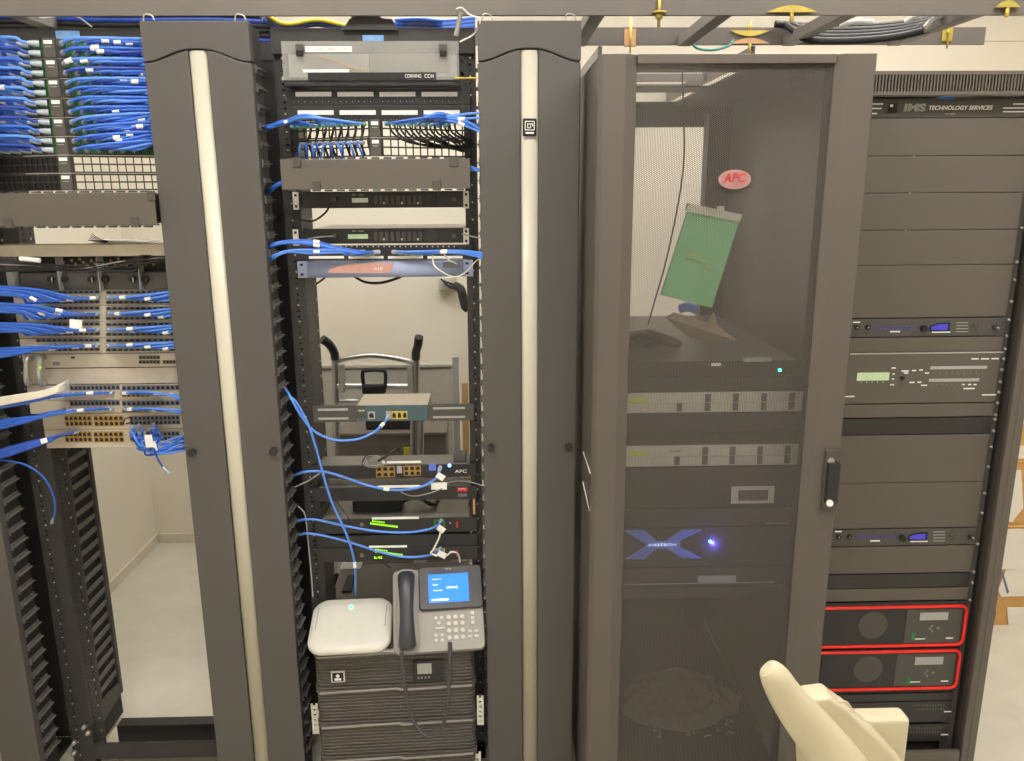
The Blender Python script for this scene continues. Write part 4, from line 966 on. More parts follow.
# bright objects/cables behind far-left manager
for k in range(10):
    cable('blue cable bundled inside the far left cable manager',[Vector((-1.40-.012*(k%4),2.15+.02*(k//4),1.9)),Vector((-1.39-.012*(k%4),2.14,1.2)),Vector((-1.40-.01*(k%5),2.15,.6)),Vector((-1.41-.012*(k%4),2.16,.05))],.0045,'blue_cable_dark','blue cables inside the far left manager','trunk_cable',n=5)
for k in range(10):
    cable('blue cable bundled inside the cable manager between the open racks',[Vector((-.60-.012*(k%4),2.13+.02*(k//4),2.05)),Vector((-.59-.012*(k%4),2.13,1.5)),Vector((-.60-.01*(k%5),2.14,.9)),Vector((-.61-.012*(k%4),2.15,.05))],.0045,'blue_cable_dark' if k%3 else 'grey_cable','cables inside the manager between the open racks','trunk_cable',n=5)
cable('short blue cable entering the manager beside the middle cover',pc((269,192,2.13),(276,186,2.08),(284,181,2.07),(290,176,2.09)),.006,'blue_cable',name='loose_cable')
for k in range(2): cable(['upper','lower'][k]+' short blue cable end at the right of the middle cover',pc((468,166+k*4,2.06),(474,168+k*2,2.05),(482,170+k,2.06)),.003,'blue_cable_light',name='loose_cable')

# ------------------------------------------------------------------ things behind the middle rack
YH=3.05
h=thing('hand_truck','silver folding hand truck with black grips behind the middle rack','hand truck',(at(375,400,Y=YH).x,YH,0))
P=lambda x,y,Y=YH:at(x,y,Y=Y)
for pts,g in ((((322,339),(329,344),(334,352),(335,358)),0),(((419,337),(418,345),(416,352),(416,358)),1)):
    MB().tube(spline([P(x,y,YH-.05*(1-i/3)) for i,(x,y) in enumerate(pts)],5),.017,10).build('grip','black_plastic',h)
for x,xb_ in ((335,336),(416,415)):
    a=P(x,358); b=P(xb_,470); MB().tube([a,b,Vector((b.x,YH,.06))],.014,10).build('upright','silver',h)
    a=P(x+(6 if x<400 else -6),364); b=P(x+(6 if x<400 else -6),392); MB().box(a.x-.012,a.x+.012,YH-.015,YH+.015,b.z,a.z).build('slider','zinc',h,bev=.003)
MB().tube(spline([P(337,361),P(350,358),P(372,355.5),P(395,358),P(413,362)],6),.010,8).build('arched_bar','silver',h)
MB().tube([P(337,386),P(412,386.5)],.013,10).build('cross_bar','silver',h)
MB().tube([P(340,401),P(358,401)],.009,8).build('cross_bar','silver',h)
c=P(373.5,383); 
lp=[P(364,388,YH-.03),P(362.5,374,YH-.03),P(366,370.5,YH-.03),P(382,370.5,YH-.03),P(385.5,374,YH-.03),P(385,388,YH-.03)]
MB().tube(spline(lp,4),.0075,8).build('latch_loop','deep_black',h)
a=P(362,384,YH-.03);b=P(386,393.5,YH-.03); MB().box(a.x,b.x,YH-.045,YH-.016,b.z,a.z).build('latch_block','deep_black',h,bev=.008)
for px in (413,421): a=P(px,418,YH-.1); b=P(px,462,YH-.1); MB().tube([a,b,Vector((b.x,YH-.1,.1))],.011,10).build('inner_tube','silver',h)
a=P(330,470);b=P(425,470); MB().box(a.x,b.x,YH-.2,YH-.16,.015,.03).box(a.x,b.x,YH-.16,YH+.02,.015,.03).build('toe_plate','silver',h)
for x in (a.x-.02,b.x+.02): MB().cyl((x-.02,YH-.005,.09),(x+.02,YH-.005,.09),.085,24).build('wheel','deep_black',h)
# storage boxes behind
YG=3.35
def bgbox(px0,px1,py0,Y,depth,mat,label,name='storage_box',z0=0.,pyb=None):
    a=at(px0,py0,Y=Y);b=at(px1,py0,Y=Y); zb_=at(px0,pyb,Y=Y).z if pyb else z0
    r=thing(name,label,'box',((a.x+b.x)/2,Y,zb_))
    MB().box(a.x,b.x,Y,Y+depth,zb_,a.z-.012).build('body',mat,r,bev=.006); MB().box(a.x-.004,b.x+.004,Y-.006,Y+depth+.004,a.z-.0118,a.z+.003).build('lid',mat,r,bev=.003)
    return r
bgbox(318,452,366,3.40,.05,'crate_grey','tall pale grey storage box behind the hand truck')
bgbox(338,446,434,3.14,.16,'box_brown','brown grey storage box standing behind the hand truck tubes')
ob=MB(); a=at(366,419,Y=3.2);b=at(413,433,Y=3.2); zt_=at(390,434,Y=3.14).z+.004
tag(MB().box(a.x,b.x,3.18,3.3,zt_,a.z).build('black_case','foam_black',bev=.008),'black case resting on the brown grey storage box','case')
a=at(405,447,Y=3.13);b=at(409,454,Y=3.13)
tag(MB().box(b.x-.02,b.x+.035,3.118,3.13,at(400,458,Y=3.13).z,at(400,447,Y=3.13).z).build('yellow_tag','yellow_tag'),'small yellow tag between the hand truck tubes','tag')
a=at(452,357,Y=3.3);b=at(458.5,357,Y=3.3); tag(MB().box(a.x,b.x,3.3,3.33,0,a.z).build('upright_board','slot_light',bev=.002),'narrow grey board standing right of the hand truck','board')
a=at(461.5,383,Y=3.5);b=at(468,383,Y=3.5); tag(MB().box(a.x,b.x,3.5,3.53,0,a.z).build('wooden_board','wood',bev=.002),'narrow wooden board standing beside the right post of the middle rack','board')
# conduit box and dark thing at the back right of lavender unit
a=at(437,278,Y=3.7);b=at(456,291,Y=3.7)
r=thing('outlet_box','grey outlet box with dark wires on the back wall, under the lavender appliance','outlet box',((a.x+b.x)/2,3.79,b.z))
MB().box(a.x,b.x,3.74,3.789,b.z,a.z).build('box','server_silver',r,bev=.004)
m=MB()
for k in range(6): m.tube(spline([at(441+k*2,279+k,Y=3.73),at(446+k*2,284+k%3*2,Y=3.70),at(454+k,289-k,Y=3.71)],4),.004,6)
m.build('wires','black_cable',r)
cable('thick black cord hanging at the back wall by the right post',pc((456,286,3.6),(461,290,3.55),(463,298,3.55),(466,308,3.55),(468,300,3.6)),.02,'black_cable',name='drooping_cable')

# ------------------------------------------------------------------ mesh cabinet
CX0,CX1,CY0,CY1,CZ=.237,.845,1.835,2.90,2.004
r=thing('server_cabinet','tall charcoal server cabinet with a perforated door and red oval badge','server cabinet',((CX0+CX1)/2,2.37,0))
cab=r
# door
d=MB(); zt_=CZ; zl=.04; mx0,mx1=.322,.756; mz1=at(700,63,Y=1.835).z
# stiles with chamfer
d.prism([(CX0,1.853,zl),(CX0,1.845,zl),(CX0+.010,1.835,zl),(CX0+.058,1.832,zl),(mx0,1.846,zl),(mx0,1.853,zl)],(0,0,zt_-zl))
d.prism([(mx1,1.853,zl),(mx1,1.846,zl),(mx1+.022,1.833,zl),(CX1-.004,1.833,zl),(CX1,1.838,zl),(CX1,1.853,zl)],(0,0,zt_-zl))
d.box(mx0,mx1,1.838,1.853,mz1,zt_).box(mx0,mx1,1.838,1.853,zl,zl+.06)
door=d.build('door_frame','cab_paint',r,bev=.001)
MB().box(mx0,mx1,1.8495,1.8503,zl+.06,mz1).build('mesh_panel','perforated',door)
# handle
a=at(824,450,Y=1.825);b=at(838,510,Y=1.825)
hx0,hx1=a.x+.006,b.x-.004
h=MB().box(hx0,hx1,1.824,1.833,b.z,a.z).build('handle','charcoal_mid',door,bev=.002)
MB().box(hx0+.004,hx1-.004,1.812,1.824,b.z+.02,a.z-.03).build('lever','black_plastic',door,bev=.003)
c=at(831,461,Y=1.82); MB().cyl((c.x,1.824,c.z),(c.x,1.818,c.z),.008,16).build('keyhole','silver',door)
c=at(829.5,503,Y=1.81); MB().cyl((c.x,1.812,c.z),(c.x,1.806,c.z),.0082,18).build('button','white_label',door)
# oval badge
c=at(734.5,179.5,Y=1.845); m=MB(); n=32
E=lambda a,b_,y0,y1,mat,nm:MB().xz([(c.x+a*math.cos(2*math.pi*i/n),c.z+b_*math.sin(2*math.pi*i/n)) for i in range(n)],y0,y1).build(nm,mat,door)
E(.037,.0215,1.843,1.849,'badge_face','badge_rim'); E(.035,.0195,1.8425,1.843,'slot_light','badge_face'); E(.034,.0185,1.842,1.8425,'badge_face','badge_field')
text('badge_lettering','APC',.028,(c.x-.001,1.8412,c.z+.003),'red_badge',door,.050,.0006,shear=.15)
# body
MB().box(CX0+.002,CX0+.010,1.872,CY1,.03,CZ-.006).build('side_panel','cab_paint',r,bev=.001)
MB().box(CX1-.010,CX1-.002,1.872,CY1,.03,CZ-.006).build('side_panel','cab_paint',r,bev=.001)
MB().box(CX0+.0105,CX1-.0105,1.856,CY1,.0,.03).build('base','black_metal',r)
m=MB(); zr=CZ-.0055; zq=CZ
m.box(CX0+.004,CX1-.004,1.856,2.08,zr,zq).box(CX0+.004,.30,2.08,CY1,zr,zq).box(.62,CX1-.004,2.08,CY1,zr,zq).box(.30,.62,2.38,2.5,zr,zq).box(.30,.62,2.80,CY1,zr,zq)
m.build('roof','black_metal',r)
for x in (CX0+.0105,CX1-.0505):
    MB().box(x,x+.04,1.856,1.871,.031,zr-.001).build('front_post','cab_paint',r,bev=.001)
    MB().box(x if x<.5 else x-.05,x+.04,CY1-.03,CY1-.001,.031,zr-.001).build('rear_post','black_metal',r,bev=.001)
MB().box(CX0+.051,CX1-.101,CY1-.025,CY1-.022,.031,1.0).build('added_backing','cab_paint',r)  # added backing, hides the bright wall behind the open-backed cabinet
MB().box(CX0+.051,CX1-.101,CY1-.03,CY1-.001,zr-.07,zr-.001).build('rear_header','black_metal',r)
for x0_,x1_ in ((.262,.318),(.790,.826)):
    m=MB(); 
    m.box(x0_,x1_,1.978,1.982,.035,zr-.002); m.box(x0_ if x0_<.5 else x1_-.003,x0_+.003 if x0_<.5 else x1_,1.982,2.02,.035,zr-.002)
    m.build('mounting_rail','black_metal',r)
MB().box(CX0+.02,CX0+.0215,1.99,2.85,.04,zr-.01)
# side latch lines
for k,(p0,p1) in enumerate((((569,441),(588,472)),((575,482),(588,509)))):
    pass
SX0,SX1=.318,.796; YS=1.976
# hanging stuff
g=thing('hanging_folder','green plastic folder hanging tilted inside the mesh door','folder',at(700,258,Y=1.90))
q=[at(x,y,Y=1.90) for x,y in ((688,211),(739,222),(712,308),(661,295))]; t_=[at(x,y,Y=1.899) for x,y in ((688.5,203),(742.5,214.5),(739.5,222.5),(686,211.5))]
MB().prism([(v.x,1.9,v.z) for v in q],(0,.012,0)).build('sleeve','green_folder',g,bev=.001)
MB().prism([(v.x,1.897,v.z) for v in t_],(0,.018,0)).build('top_strip','folder_top',g,bev=.001)
m=MB()
for (x0_,y0_,x1_,y1_) in ((686,257,710,263.5),(687,254,700,256.5),(703,268,712,271),(705,271,708,275)):
    a=at(x0_,y0_,Y=1.8985);b=at(x1_,y1_,Y=1.8985); m.tube([a,b],.0011,5)
lab(m.build('handwriting','yellow_tag',g),'faded yellow writing')
MB().box(at(717,208,Y=1.895).x,at(724,208,Y=1.895).x,1.893,1.897,at(717,212,Y=1.895).z,at(717,206,Y=1.895).z).build('hanger_clip','white_plastic',g)
cable('thin black cord hanging down inside the mesh cabinet',pc((682,70,2.2),(684,125,2.2),(683,170,2.2),(676,215,2.2),(665,265,2.2),(655,300,2.2),(648,325,2.15)),.0022,'black_cable',name='drooping_cable',seg=8)
# light bar inside near right: vertical conduit
a=at(707,120,Y=2.86); b=at(707,310,Y=2.86)
tag(MB().box(a.x-.008,a.x+.006,2.855,2.865,.6,a.z+.02).build('power_strip','slot_light',bev=.002),'slim grey power strip standing at the back of the mesh cabinet','power strip')
# drawer/KVM
def cdev(name,label,cat,ya,yb,face,body='black_metal',depth=.6,**k):
    return device(name,label,cat,SX0,SX1,Z3(yb),Z3(ya),yf=YS,depth=depth,face=face,body=body,inset=.018,**k)
YC=YS-.006
r=cdev('console_drawer','black console drawer with a silver tab and tiny white label in the mesh cabinet','console drawer',361,376,'black_plastic',depth=.75,body='grey_plate')
B(r,'label_tag','white_label',711,721,363,366,YC,.001); B(r,'silver_tab','slot_light',742,769,356.5,360,YC+.002,.02)
c=at(779.5,370,Y=YC); MB().cyl((c.x,YC,c.z),(c.x,YC-.004,c.z),.0038,14).build('status_light','led_green',r)
ztop=Z3(361)
r=cdev('blank_panel','black panel under the console drawer in the mesh cabinet','blank panel',376,391,'black_plastic',depth=.3)
# servers
for i,(ya,yb) in enumerate(((392,412.5),(445,466))):
    r=cdev('rack_server',['upper silver server with drive bays and a lime badge in the mesh cabinet','lower silver server with drive bays and a lime badge in the mesh cabinet'][i],'server',ya,yb,'server_silver','grey_plate',.7,group='silver servers in the mesh cabinet')
    B(r,'lime_badge','lime_badge',628,648,ya+6.3,ya+10,YC,.0015)
    zz1,zz0=Z3(ya+1.5),Z3(yb-1.5); n=5; a=at(655,400,Y=YC).x; w=(SX1-.02-a)/5
    for k in range(5):
        for j in range(2):
            x=a+k*w; z=zz0+(zz1-zz0)*j/2; hh=(zz1-zz0)/2
            if k==0 and j==1: continue
            bb=MB().box(x+.001,x+w*.74,YC-.003,YC,z+.001,z+hh-.001).build('drive_bay','server_silver',r,bev=.0006)
            MB().box(x+w*.78,x+w*.97,YC-.002,YC,z+.001,z+hh-.001).build('bay_latch','bay_dark',bb)
    text('lettering','POWEREDGE' if i==0 else 'SUPER',.008,(at(678,ya+6,Y=YC).x,YC-.002,at(678,ya+6,Y=YC).z),'bay_dark' if i else 'white_label',r,.05)
r=cdev('blank_panel','black panel between the two silver servers in the mesh cabinet','blank panel',413,432,'black_plastic',depth=.02)
r=cdev('storage_array','black two unit array with a silver framed display in the mesh cabinet','storage array',467,507,'black_plastic',depth=.5)
a=at(731,494.5,Y=YC);b=at(774,494.5,Y=YC); z1_,z0_=at(752,486,Y=YC).z,at(752,503,Y=YC).z
MB().box(a.x,b.x,YC-.004,YC,z0_,z1_).build('display_frame','server_silver',r,bev=.001)
MB().box(a.x+.018,b.x-.018,YC-.0055,YC-.004,z0_+.009,z1_-.010).build('display','bay_dark',r)
r=cdev('blank_panel','black panel under the framed display unit in the mesh cabinet','blank panel',508,526,'black_metal',depth=.02)
B(r,'edge_strip','pencil_grey',766,788,522.5,524,YC,.001)
r=cdev('storage_array','black storage array with a large blue X emblem and blue light','storage array',527,566,'black_plastic',depth=.5)
# X emblem of slanted bars
def seg(p,q,w):
    a=at(*p,Y=YC);b=at(*q,Y=YC); return [(a.x-w,a.z),(a.x+w,a.z),(b.x+w,b.z),(b.x-w,b.z)]
m=MB()
for k in range(3):
    o=k*7.2
    for p,q in (((627+o,530),(650+o*.55,544.5)),((627+o,559),(650+o*.55,544.5)),((685+o,529.5),(663+o*.55,544)),((685+o,558),(663+o*.55,544))):
        m.xz(seg(p,q,.0075),YC-.002,YC)
a=at(648,541,Y=YC);b=at(680,548,Y=YC); m.box(a.x,b.x,YC-.0022,YC,b.z,a.z)
m.build('x_emblem','logo_blue',r)
text('lettering','XIOTECH',.010,(at(662,544.5,Y=YC).x,YC-.003,at(662,544.5,Y=YC).z),'screen_text',r,.075)
c=at(710,541,Y=YC); MB().cyl((c.x,YC,c.z),(c.x,YC-.006,c.z),.0040,14).build('indicator_light','led_blue',r)
ld=bpy.data.lights.new('indicator_glow','POINT'); ld.color=(.15,.12,1); ld.energy=.22; ld.shadow_soft_size=.003; lo_=bpy.data.objects.new('indicator_glow',ld); COL.objects.link(lo_); c=at(714,545,Y=YC); lo_.location=Vector((c.x,YC-.014,c.z))-ORG[r.name]; lo_.parent=r
r=cdev('blank_panel','black vented panel with a pale label strip in the mesh cabinet','blank panel',567,586,'black_metal',depth=.4)
B(r,'label_strip','slot_light',698,736,575.5,582,YC,.001); B(r,'edge_line','slot_light',624,775,582.8,583.6,YC,.001)
r=cdev('blank_panel','lowest black panel above the open bottom of the mesh cabinet','blank panel',587,598,'black_metal',depth=.3)
# clutter on drawer
zt_=ztop+.001
for k in range(9):
    x0_=.33+.012*k
    cable('black cord coiled on the console drawer inside the mesh cabinet',[Vector((x0_-.01,2.12,zt_+.01)),Vector((x0_+.02,2.07+.01*(k%3),zt_+.03+.006*(k%4))),Vector((x0_+.06,2.10,zt_+.045-.004*k)),Vector((x0_+.09,2.17,zt_+.012)),Vector((x0_+.03,2.22+.01*k,zt_+.02)),Vector((x0_-.01,2.16,zt_+.03))],  .0055,'black_cable','black cords coiled on the console drawer','coiled_cable')
m=MB(); random.seed(3)
G_=[(668,318),(676,313),(690,317),(706,322),(719,326),(727,333),(738,341),(722,343),(705,341),(690,337),(678,328)]
v=[at(x,y,Y=2.10) for x,y in G_]; cc=at(703,330,Y=2.06)
vs=[tuple(a) for a in v]+[(a.x,a.y+.03,a.z-.002) for a in v]+[tuple(cc)]; n=len(v)
fs=[(i,(i+1)%n,2*n) for i in range(n)]+[((i+1)%n,i,n+i,n+(i+1)%n) for i in range(n)]+[tuple(range(n,2*n))]
m.add(vs,fs); w=[at(x,y,Y=2.09) for x,y in ((709,326),(715,313),(718,327))]; m.prism([tuple(a) for a in w],(0,.02,0))
tag(m.build('crumpled_envelope','tan_paper'),'crumpled tan envelope on the console drawer under the green folder','envelope')
tag(MB().tube(spline(pc((680,309,2.12),(688,307,2.11),(696,310,2.12)),4),.012,8).build('blue_pouch','blue_cable_light'),'small blue pouch between the green folder and the tan envelope','pouch')
# bag on the cabinet floor
pz=.031; p=at(682,712,Y=2.35)
m=MB(); random.seed(11); n=16; rings=[]
for j in range(6):
    t=j/5; rr=(1-t**1.6)*.13+.01; rings.append([(p.x-.02+rr*(1.5+random.uniform(-.2,.2))*math.cos(2*math.pi*i/n),2.35+rr*math.sin(2*math.pi*i/n)*random.uniform(.8,1.1),pz+.13*t+random.uniform(0,.012)) for i in range(n)])
for j in range(5):
    m.add(rings[j]+rings[j+1],[(i,(i+1)%n,n+(i+1)%n,n+i) for i in range(n)])
m.add(rings[0],[tuple(range(n))[::-1]]); m.add(rings[-1],[tuple(range(n))])
tag(m.build('plastic_bag','plastic_bag'),'crumpled clear plastic bag on the floor of the mesh cabinet','bag')
random.seed(5)
for k in range(26):
    x=p.x-.12+random.random()*.26; y=2.18+random.random()*.08; a=random.random()*3
    ob=MB().cyl((x,y,pz+.003),(x+.014*math.cos(a),y+.014*math.sin(a),pz+.003),.0028,6).build('screw','zinc'); tag(ob,'loose metal screw spilled on the floor of the mesh cabinet','screw','loose screws spilled on the cabinet floor')
# zip tie tails by the cabinet side
for k,(a,b) in enumerate((((574,452),(588,472)),((575,482),(588,509)))):
    A=at(*a,Y=2.0);Bb=at(*b,Y=1.86); tag(MB().tube([Vector((.2355,A.y,A.z)),Vector((.2355,Bb.y-.01,Bb.z))],.0014,5).build('zip_tie','white_label'),['upper','lower'][k]+' thin white tie tail slanting down the left side of the mesh cabinet','cable tie')

# ------------------------------------------------------------------ right rack
RX0,RX1=.853,1.336
r4=thing('equipment_rack','charcoal rack of blank panels and audio gear at the right','rack',((RX0+RX1)/2,2.3,0))
ZR=Z4(73.5)
fx0,fx1=1.3505,1.394
MB().box(fx1-.022,fx1,1.985,2.65,.02,ZR).box(fx0+.004,fx1-.022,1.985,2.0,.02,ZR).build('side_frame','cab_paint',r4,bev=.002)
MB().box(.849,.852,2.0,2.65,.02,ZR).build('side_frame','cab_paint',r4)
MB().box(RX0,fx0+.003,2.036,2.04,.04,ZR-.06).build('rack_rail','black_metal',r4) if False else None
m=MB(); m.box(1.318,1.3535,2.036,2.040,.04,ZR-.055); m.build('rack_rail','charcoal_mid',r4)
m=MB(); m.box(RX0,.872,2.036,2.040,.04,ZR-.055); m.build('rack_rail','charcoal_mid',r4)
MB().box(RX0,fx0,2.0,2.65,.02,.05).box(RX0,fx0,1.985,2.0,.02,Z4(742)).build('base','cab_paint',r4,bev=.002)
MB().box(.853,1.37,2.66,2.665,.02,ZR-.01).build('added_backing','black_metal',r4)  # added backing, keeps light from leaking through the gaps between panels
# vented top
zv0,zv1=Z4(97),ZR
m=MB().box(RX0,fx0+.003,1.985,2.0,zv0,zv0+.008).box(RX0,fx0+.003,1.985,2.0,zv1-.008,zv1)
n=64; 
for k in range(n+1):
    x=RX0+(fx0-RX0)*k/n; m.box(x,x+.0036,1.985,1.998,zv0+.008,zv1-.008)
m.box(RX0,fx0+.003,2.0,2.65,zv1-.004,zv1)
lab(m.build('vented_top','panel_paint',r4),'slotted vent grille along the top')
MB().box(RX0,fx0+.003,2.012,2.016,zv0,zv1-.004).build('vent_backing','slot_light',r4)
def rdev(name,label,cat,ya,yb,face='panel_paint',depth=.02,group=None,**k):
    return device(name,label,cat,RX0,RX1,Z4(yb),Z4(ya),yf=2.034,depth=depth,face=face,body='black_metal',group=group,inset=.025,bev=.0018,**k)
YR=2.028
r=rdev('brand_panel','thin dark panel with white company lettering below the vent grille','panel',98,118,'charcoal_mid')
def RT(s,px,py,size,w,mat='white_label',shear=0,par=None,ext=.0004,off=0.): return text('lettering',s,size,(at(px,py,Y=YR).x,YR-.0008,at(px,py,Y=YR).z),mat,par or r,w,ext,shear,None,off)
RT('IMS',914,108,.0235,.055,'slot_light',.1,off=.0011); RT('TECHNOLOGY SERVICES',960,108,.0135,.158,'white_label',.2,off=.0003)
RT('AV-2000',950,114,.006,.026,'slot_light')
for px0,px1,yy in ((872,883,104),(872,881.5,108.5),(872,877,113.5),(1013,1030,104),(1003,1030,108),(1003,1030,111.7)): B(r,'white_dash','white_label',px0,px1,yy-.6,yy+.6,YR,.0008)
B(r,'power_switch','deep_black',888.5,896.5,103.5,113,YR,.004,.001); B(r,'switch_rocker','white_label',890,893,104.5,107,YR-.004,.001)
B(r,'blue_sticker','blue_ring',939,953,96.8,99,YR,.001)
n_=['first','second','third','fourth']
lines=[(118,156),(156,193),(193,230),(230,265)]
desc=['topmost plain panel, right under the lettered panel','second plain panel from the top','third plain panel from the top','fourth plain panel from the top']
for i,(a,b) in enumerate(lines): rdev('blank_panel','%s of the right rack'%desc[i],'blank panel',a,b,group='two unit blank panels of the right rack')
rdev('blank_panel','tall plain panel just above the upper outlet strip of the right rack','blank panel',265,317.5)
rdev('blank_panel','narrow plain panel just below the upper outlet strip','blank panel',337,352)
rdev('blank_panel','narrow plain panel just below the mixer with the green display','blank panel',403.5,417)
rdev('blank_panel','recessed darker panel midway down the right rack','blank panel',417.5,434,'black_metal')
rdev('blank_panel','large plain panel beside the cabinet handle','blank panel',434.5,482)
rdev('blank_panel','large plain panel just above the lower outlet strip','blank panel',482,527.5)
rdev('blank_panel','plain panel just below the lower outlet strip','blank panel',545.5,572.5)
rdev('drawer_panel','dark panel with a small round lock above the red framed units','drawer',573,587,'black_metal',.2)
rdev('blank_panel','narrow plain panel right above the red framed units','blank panel',587.5,600)
c=at(894,574.5,Y=YR); 
# outlet strips
for i,(ya,yb) in enumerate(((318,336.5),(528,545))):
    r=rdev('outlet_strip',['upper one unit outlet strip with a blue display in the right rack','lower one unit outlet strip with a blue display in the right rack'][i],'power strip',ya,yb,'charcoal_mid',.2,'outlet strips of the right rack')
    yc=(ya+yb)/2; s=[(0,0,1.),(0,0,1.)][i]
    u=(lambda px:px) if i==0 else (lambda px:834+(px-852)*.955)
    for px in (856.5,867.5):
        c=at(u(px),yc,Y=YR); MB().cyl((c.x,YR,c.z),(c.x,YR-.006,c.z),.0065,14).build('knob','deep_black',r); MB().cyl((c.x,YR-.006,c.z),(c.x,YR-.007,c.z),.002,10).build('knob_cap','slot_light',r)
    B(r,'white_dash','white_label',u(853),u(860),yc-5.6,yc-4.4,YR,.0008)
    m=MB()
    for k in range(10): c=at(u(877+k*4.2),yc,Y=YR); m.box(c.x-.003,c.x+.003,YR-.001,YR,c.z+.001,c.z+.0025).box(c.x-.003,c.x+.003,YR-.001,YR,c.z-.005,c.z-.0035)
    m.build('blue_scale','lcd_blue',r)
    B(r,'white_dash','white_label',u(890),u(900),yc+3.6,yc+5,YR,.0008)
    c=at(u(923),yc+1,Y=YR); MB().cyl((c.x,YR,c.z),(c.x,YR-.010,c.z),.0085,18).build('main_knob','deep_black',r)
    a=at(u(930),yc,Y=YR).x; b=at(u(947),yc,Y=YR).x; z_=at(u(940),yc,Y=YR).z
    MB().xz([(a,z_-.009),(b+.006,z_-.010),(b+.006,z_+.012),(a+.02,z_+.011),(a,z_+.003)],YR-.003,YR).build('display_frame','deep_black',r)
    MB().xz([(a+.002,z_-.006),(b,z_-.007),(b,z_+.009),(a+.02,z_+.0085),(a+.002,z_+.002)],YR-.004,YR-.003).build('display','lcd_blue',r)
    B(r,'white_dash','white_label',u(932),u(950),yc+4.4,yc+5.4,YR-.003,.0008)
    for k in range(4): B(r,'vent_line','slot_light',u(956),u(968),yc-5+k*3,yc-4.3+k*3,YR,.0008)
    c=at(u(975.5),yc,Y=YR); MB().cyl((c.x,YR,c.z),(c.x,YR-.002,c.z),.0125,20).build('socket','charcoal_mid',r)
    MB().box(c.x-.006,c.x-.004,YR-.003,YR-.002,c.z,c.z+.006).box(c.x+.004,c.x+.006,YR-.003,YR-.002,c.z,c.z+.006).cyl((c.x,YR-.002,c.z-.005),(c.x,YR-.003,c.z-.005),.002,8).build('socket_slots','deep_black',r)
    c=at(u(994.5),yc,Y=YR); MB().cyl((c.x,YR,c.z),(c.x,YR-.004,c.z),.0075,16).build('switch_ring','black_plastic',r); MB().cyl((c.x,YR-.004,c.z),(c.x+.003,YR-.014,c.z),.0025,8).build('toggle','silver',r)
# mixer
r=rdev('audio_processor','three unit audio mixer with a pale green display in the right rack','audio mixer',352.5,403,'panel_paint',.25)
B(r,'top_edge','slot_light',850,1003,352.3,353.6,YR,.002)
B(r,'display','lcd_green',857,889,372.5,380.5,YR,.001); m=MB()
for k in range(5): c=at(861+k*5.5,382,Y=YR); m.box(c.x-.0012,c.x+.0012,YR-.001,YR,c.z-.002,c.z+.002)
m.build('scale_marks','slot_light',r)
for px,py,w in ((893.5,368,4),(893.5,374,2),(893,379,2),(892,384.7,4),(905,371,7),(906,373,4),(914,370.5,4),(921,370,3.5),(927,373,4),(912,382.4,5),(919.5,382.2,4),(924,385.3,6),(975,358.8,7),(985,358.8,8),(995,358.6,7),(963,384.5,3),(969.5,384.5,3),(975,384.5,3),(969,388.5,11),(849.5,396.5,10),(989,394.8,14)):
    B(r,'legend','white_label',px-w/2,px+w/2,py-.6,py+.6,YR,.0006)
c=at(901.5,377.5,Y=YR); MB().cyl((c.x,YR,c.z),(c.x,YR-.010,c.z),.0042,14).build('knob','deep_black',r)
B(r,'label_bar','slot_light',930.5,987,366,369,YR,.001); B(r,'label_bar','slot_light',929,979,378.5,381.5,YR,.001)
m=MB()
for k in range(9): c=at(934+k*6,373,Y=YR); m.box(c.x-.0008,c.x+.0008,YR-.001,YR,c.z-.004,c.z+.004)
m.build('fader_lines','pencil_grey',r); m=MB()
for k in range(9): c=at(932+k*5,384.5,Y=YR); m.box(c.x-.0008,c.x+.0008,YR-.001,YR,c.z-.002,c.z+.002)
m.build('fader_lines','pencil_grey',r)
# red-framed units
for i,(ya,yb,px1) in enumerate(((606,644.5,964.5),(650.5,687.5,958))):
    r=rdev('lighting_controller',['upper black unit framed by a glossy red band','lower black unit framed by a glossy red band'][i]+' in the right rack','rack unit',ya-(5 if i==0 else 3),yb+(2.4 if i==0 else 4),'black_plastic',.2,'red framed units of the right rack')
    z1_,z0_=Z4(ya),Z4(yb); x1_=at(px1,(ya+yb)/2,Y=YR).x; x0_=RX0+.004; rr=.018; P=[]
    for cx_,cz_,q in ((x1_-rr,z1_-rr,0),(x0_+rr,z1_-rr,1),(x0_+rr,z0_+rr,2),(x1_-rr,z0_+rr,3)):
        for t in range(7): a=math.pi/2*(q+t/6); P.append((cx_+rr*math.cos(a),YR-.001,cz_+rr*math.sin(a)))
    P.append(P[0]); P.append(P[1])
    MB().tube(P,.0045,8).build('red_band','red_trim',r)
    o=0 if i==0 else -5
    c=at(873+o,(ya+yb)/2,Y=YR); MB().cyl((c.x,YR,c.z),(c.x,YR-.0006,c.z),.042,32).build('reflection_disc','charcoal_mid',r)  # lighter disc paints a soft reflection onto the faceplate
    a=at(906+o,620,Y=YR).x; MB().box(a,x1_-.012,YR-.0012,YR,z0_+.008,z1_-.008).build('control_panel','charcoal_mid',r)
    B(r,'display','slot_light',920+o,948+o,ya+6.5,ya+14,YR-.0012,.001); 
    for dx,dy in ((932,20),(932,25),(930,22.5),(938,22)): B(r,'button','pencil_grey',dx+o-1.2,dx+o+1.2,ya+dy-1,ya+dy+1,YR-.0012,.001)
    B(r,'green_mark','green_port',911+o,915+o,ya+27,ya+34,YR-.0012,.001); B(r,'white_dash','white_label',946+o,953+o,yb-7,yb-6,YR-.0012,.0008); B(r,'white_dash','white_label',911+o,925+o,yb-6,yb-5.2,YR-.0012,.0008)
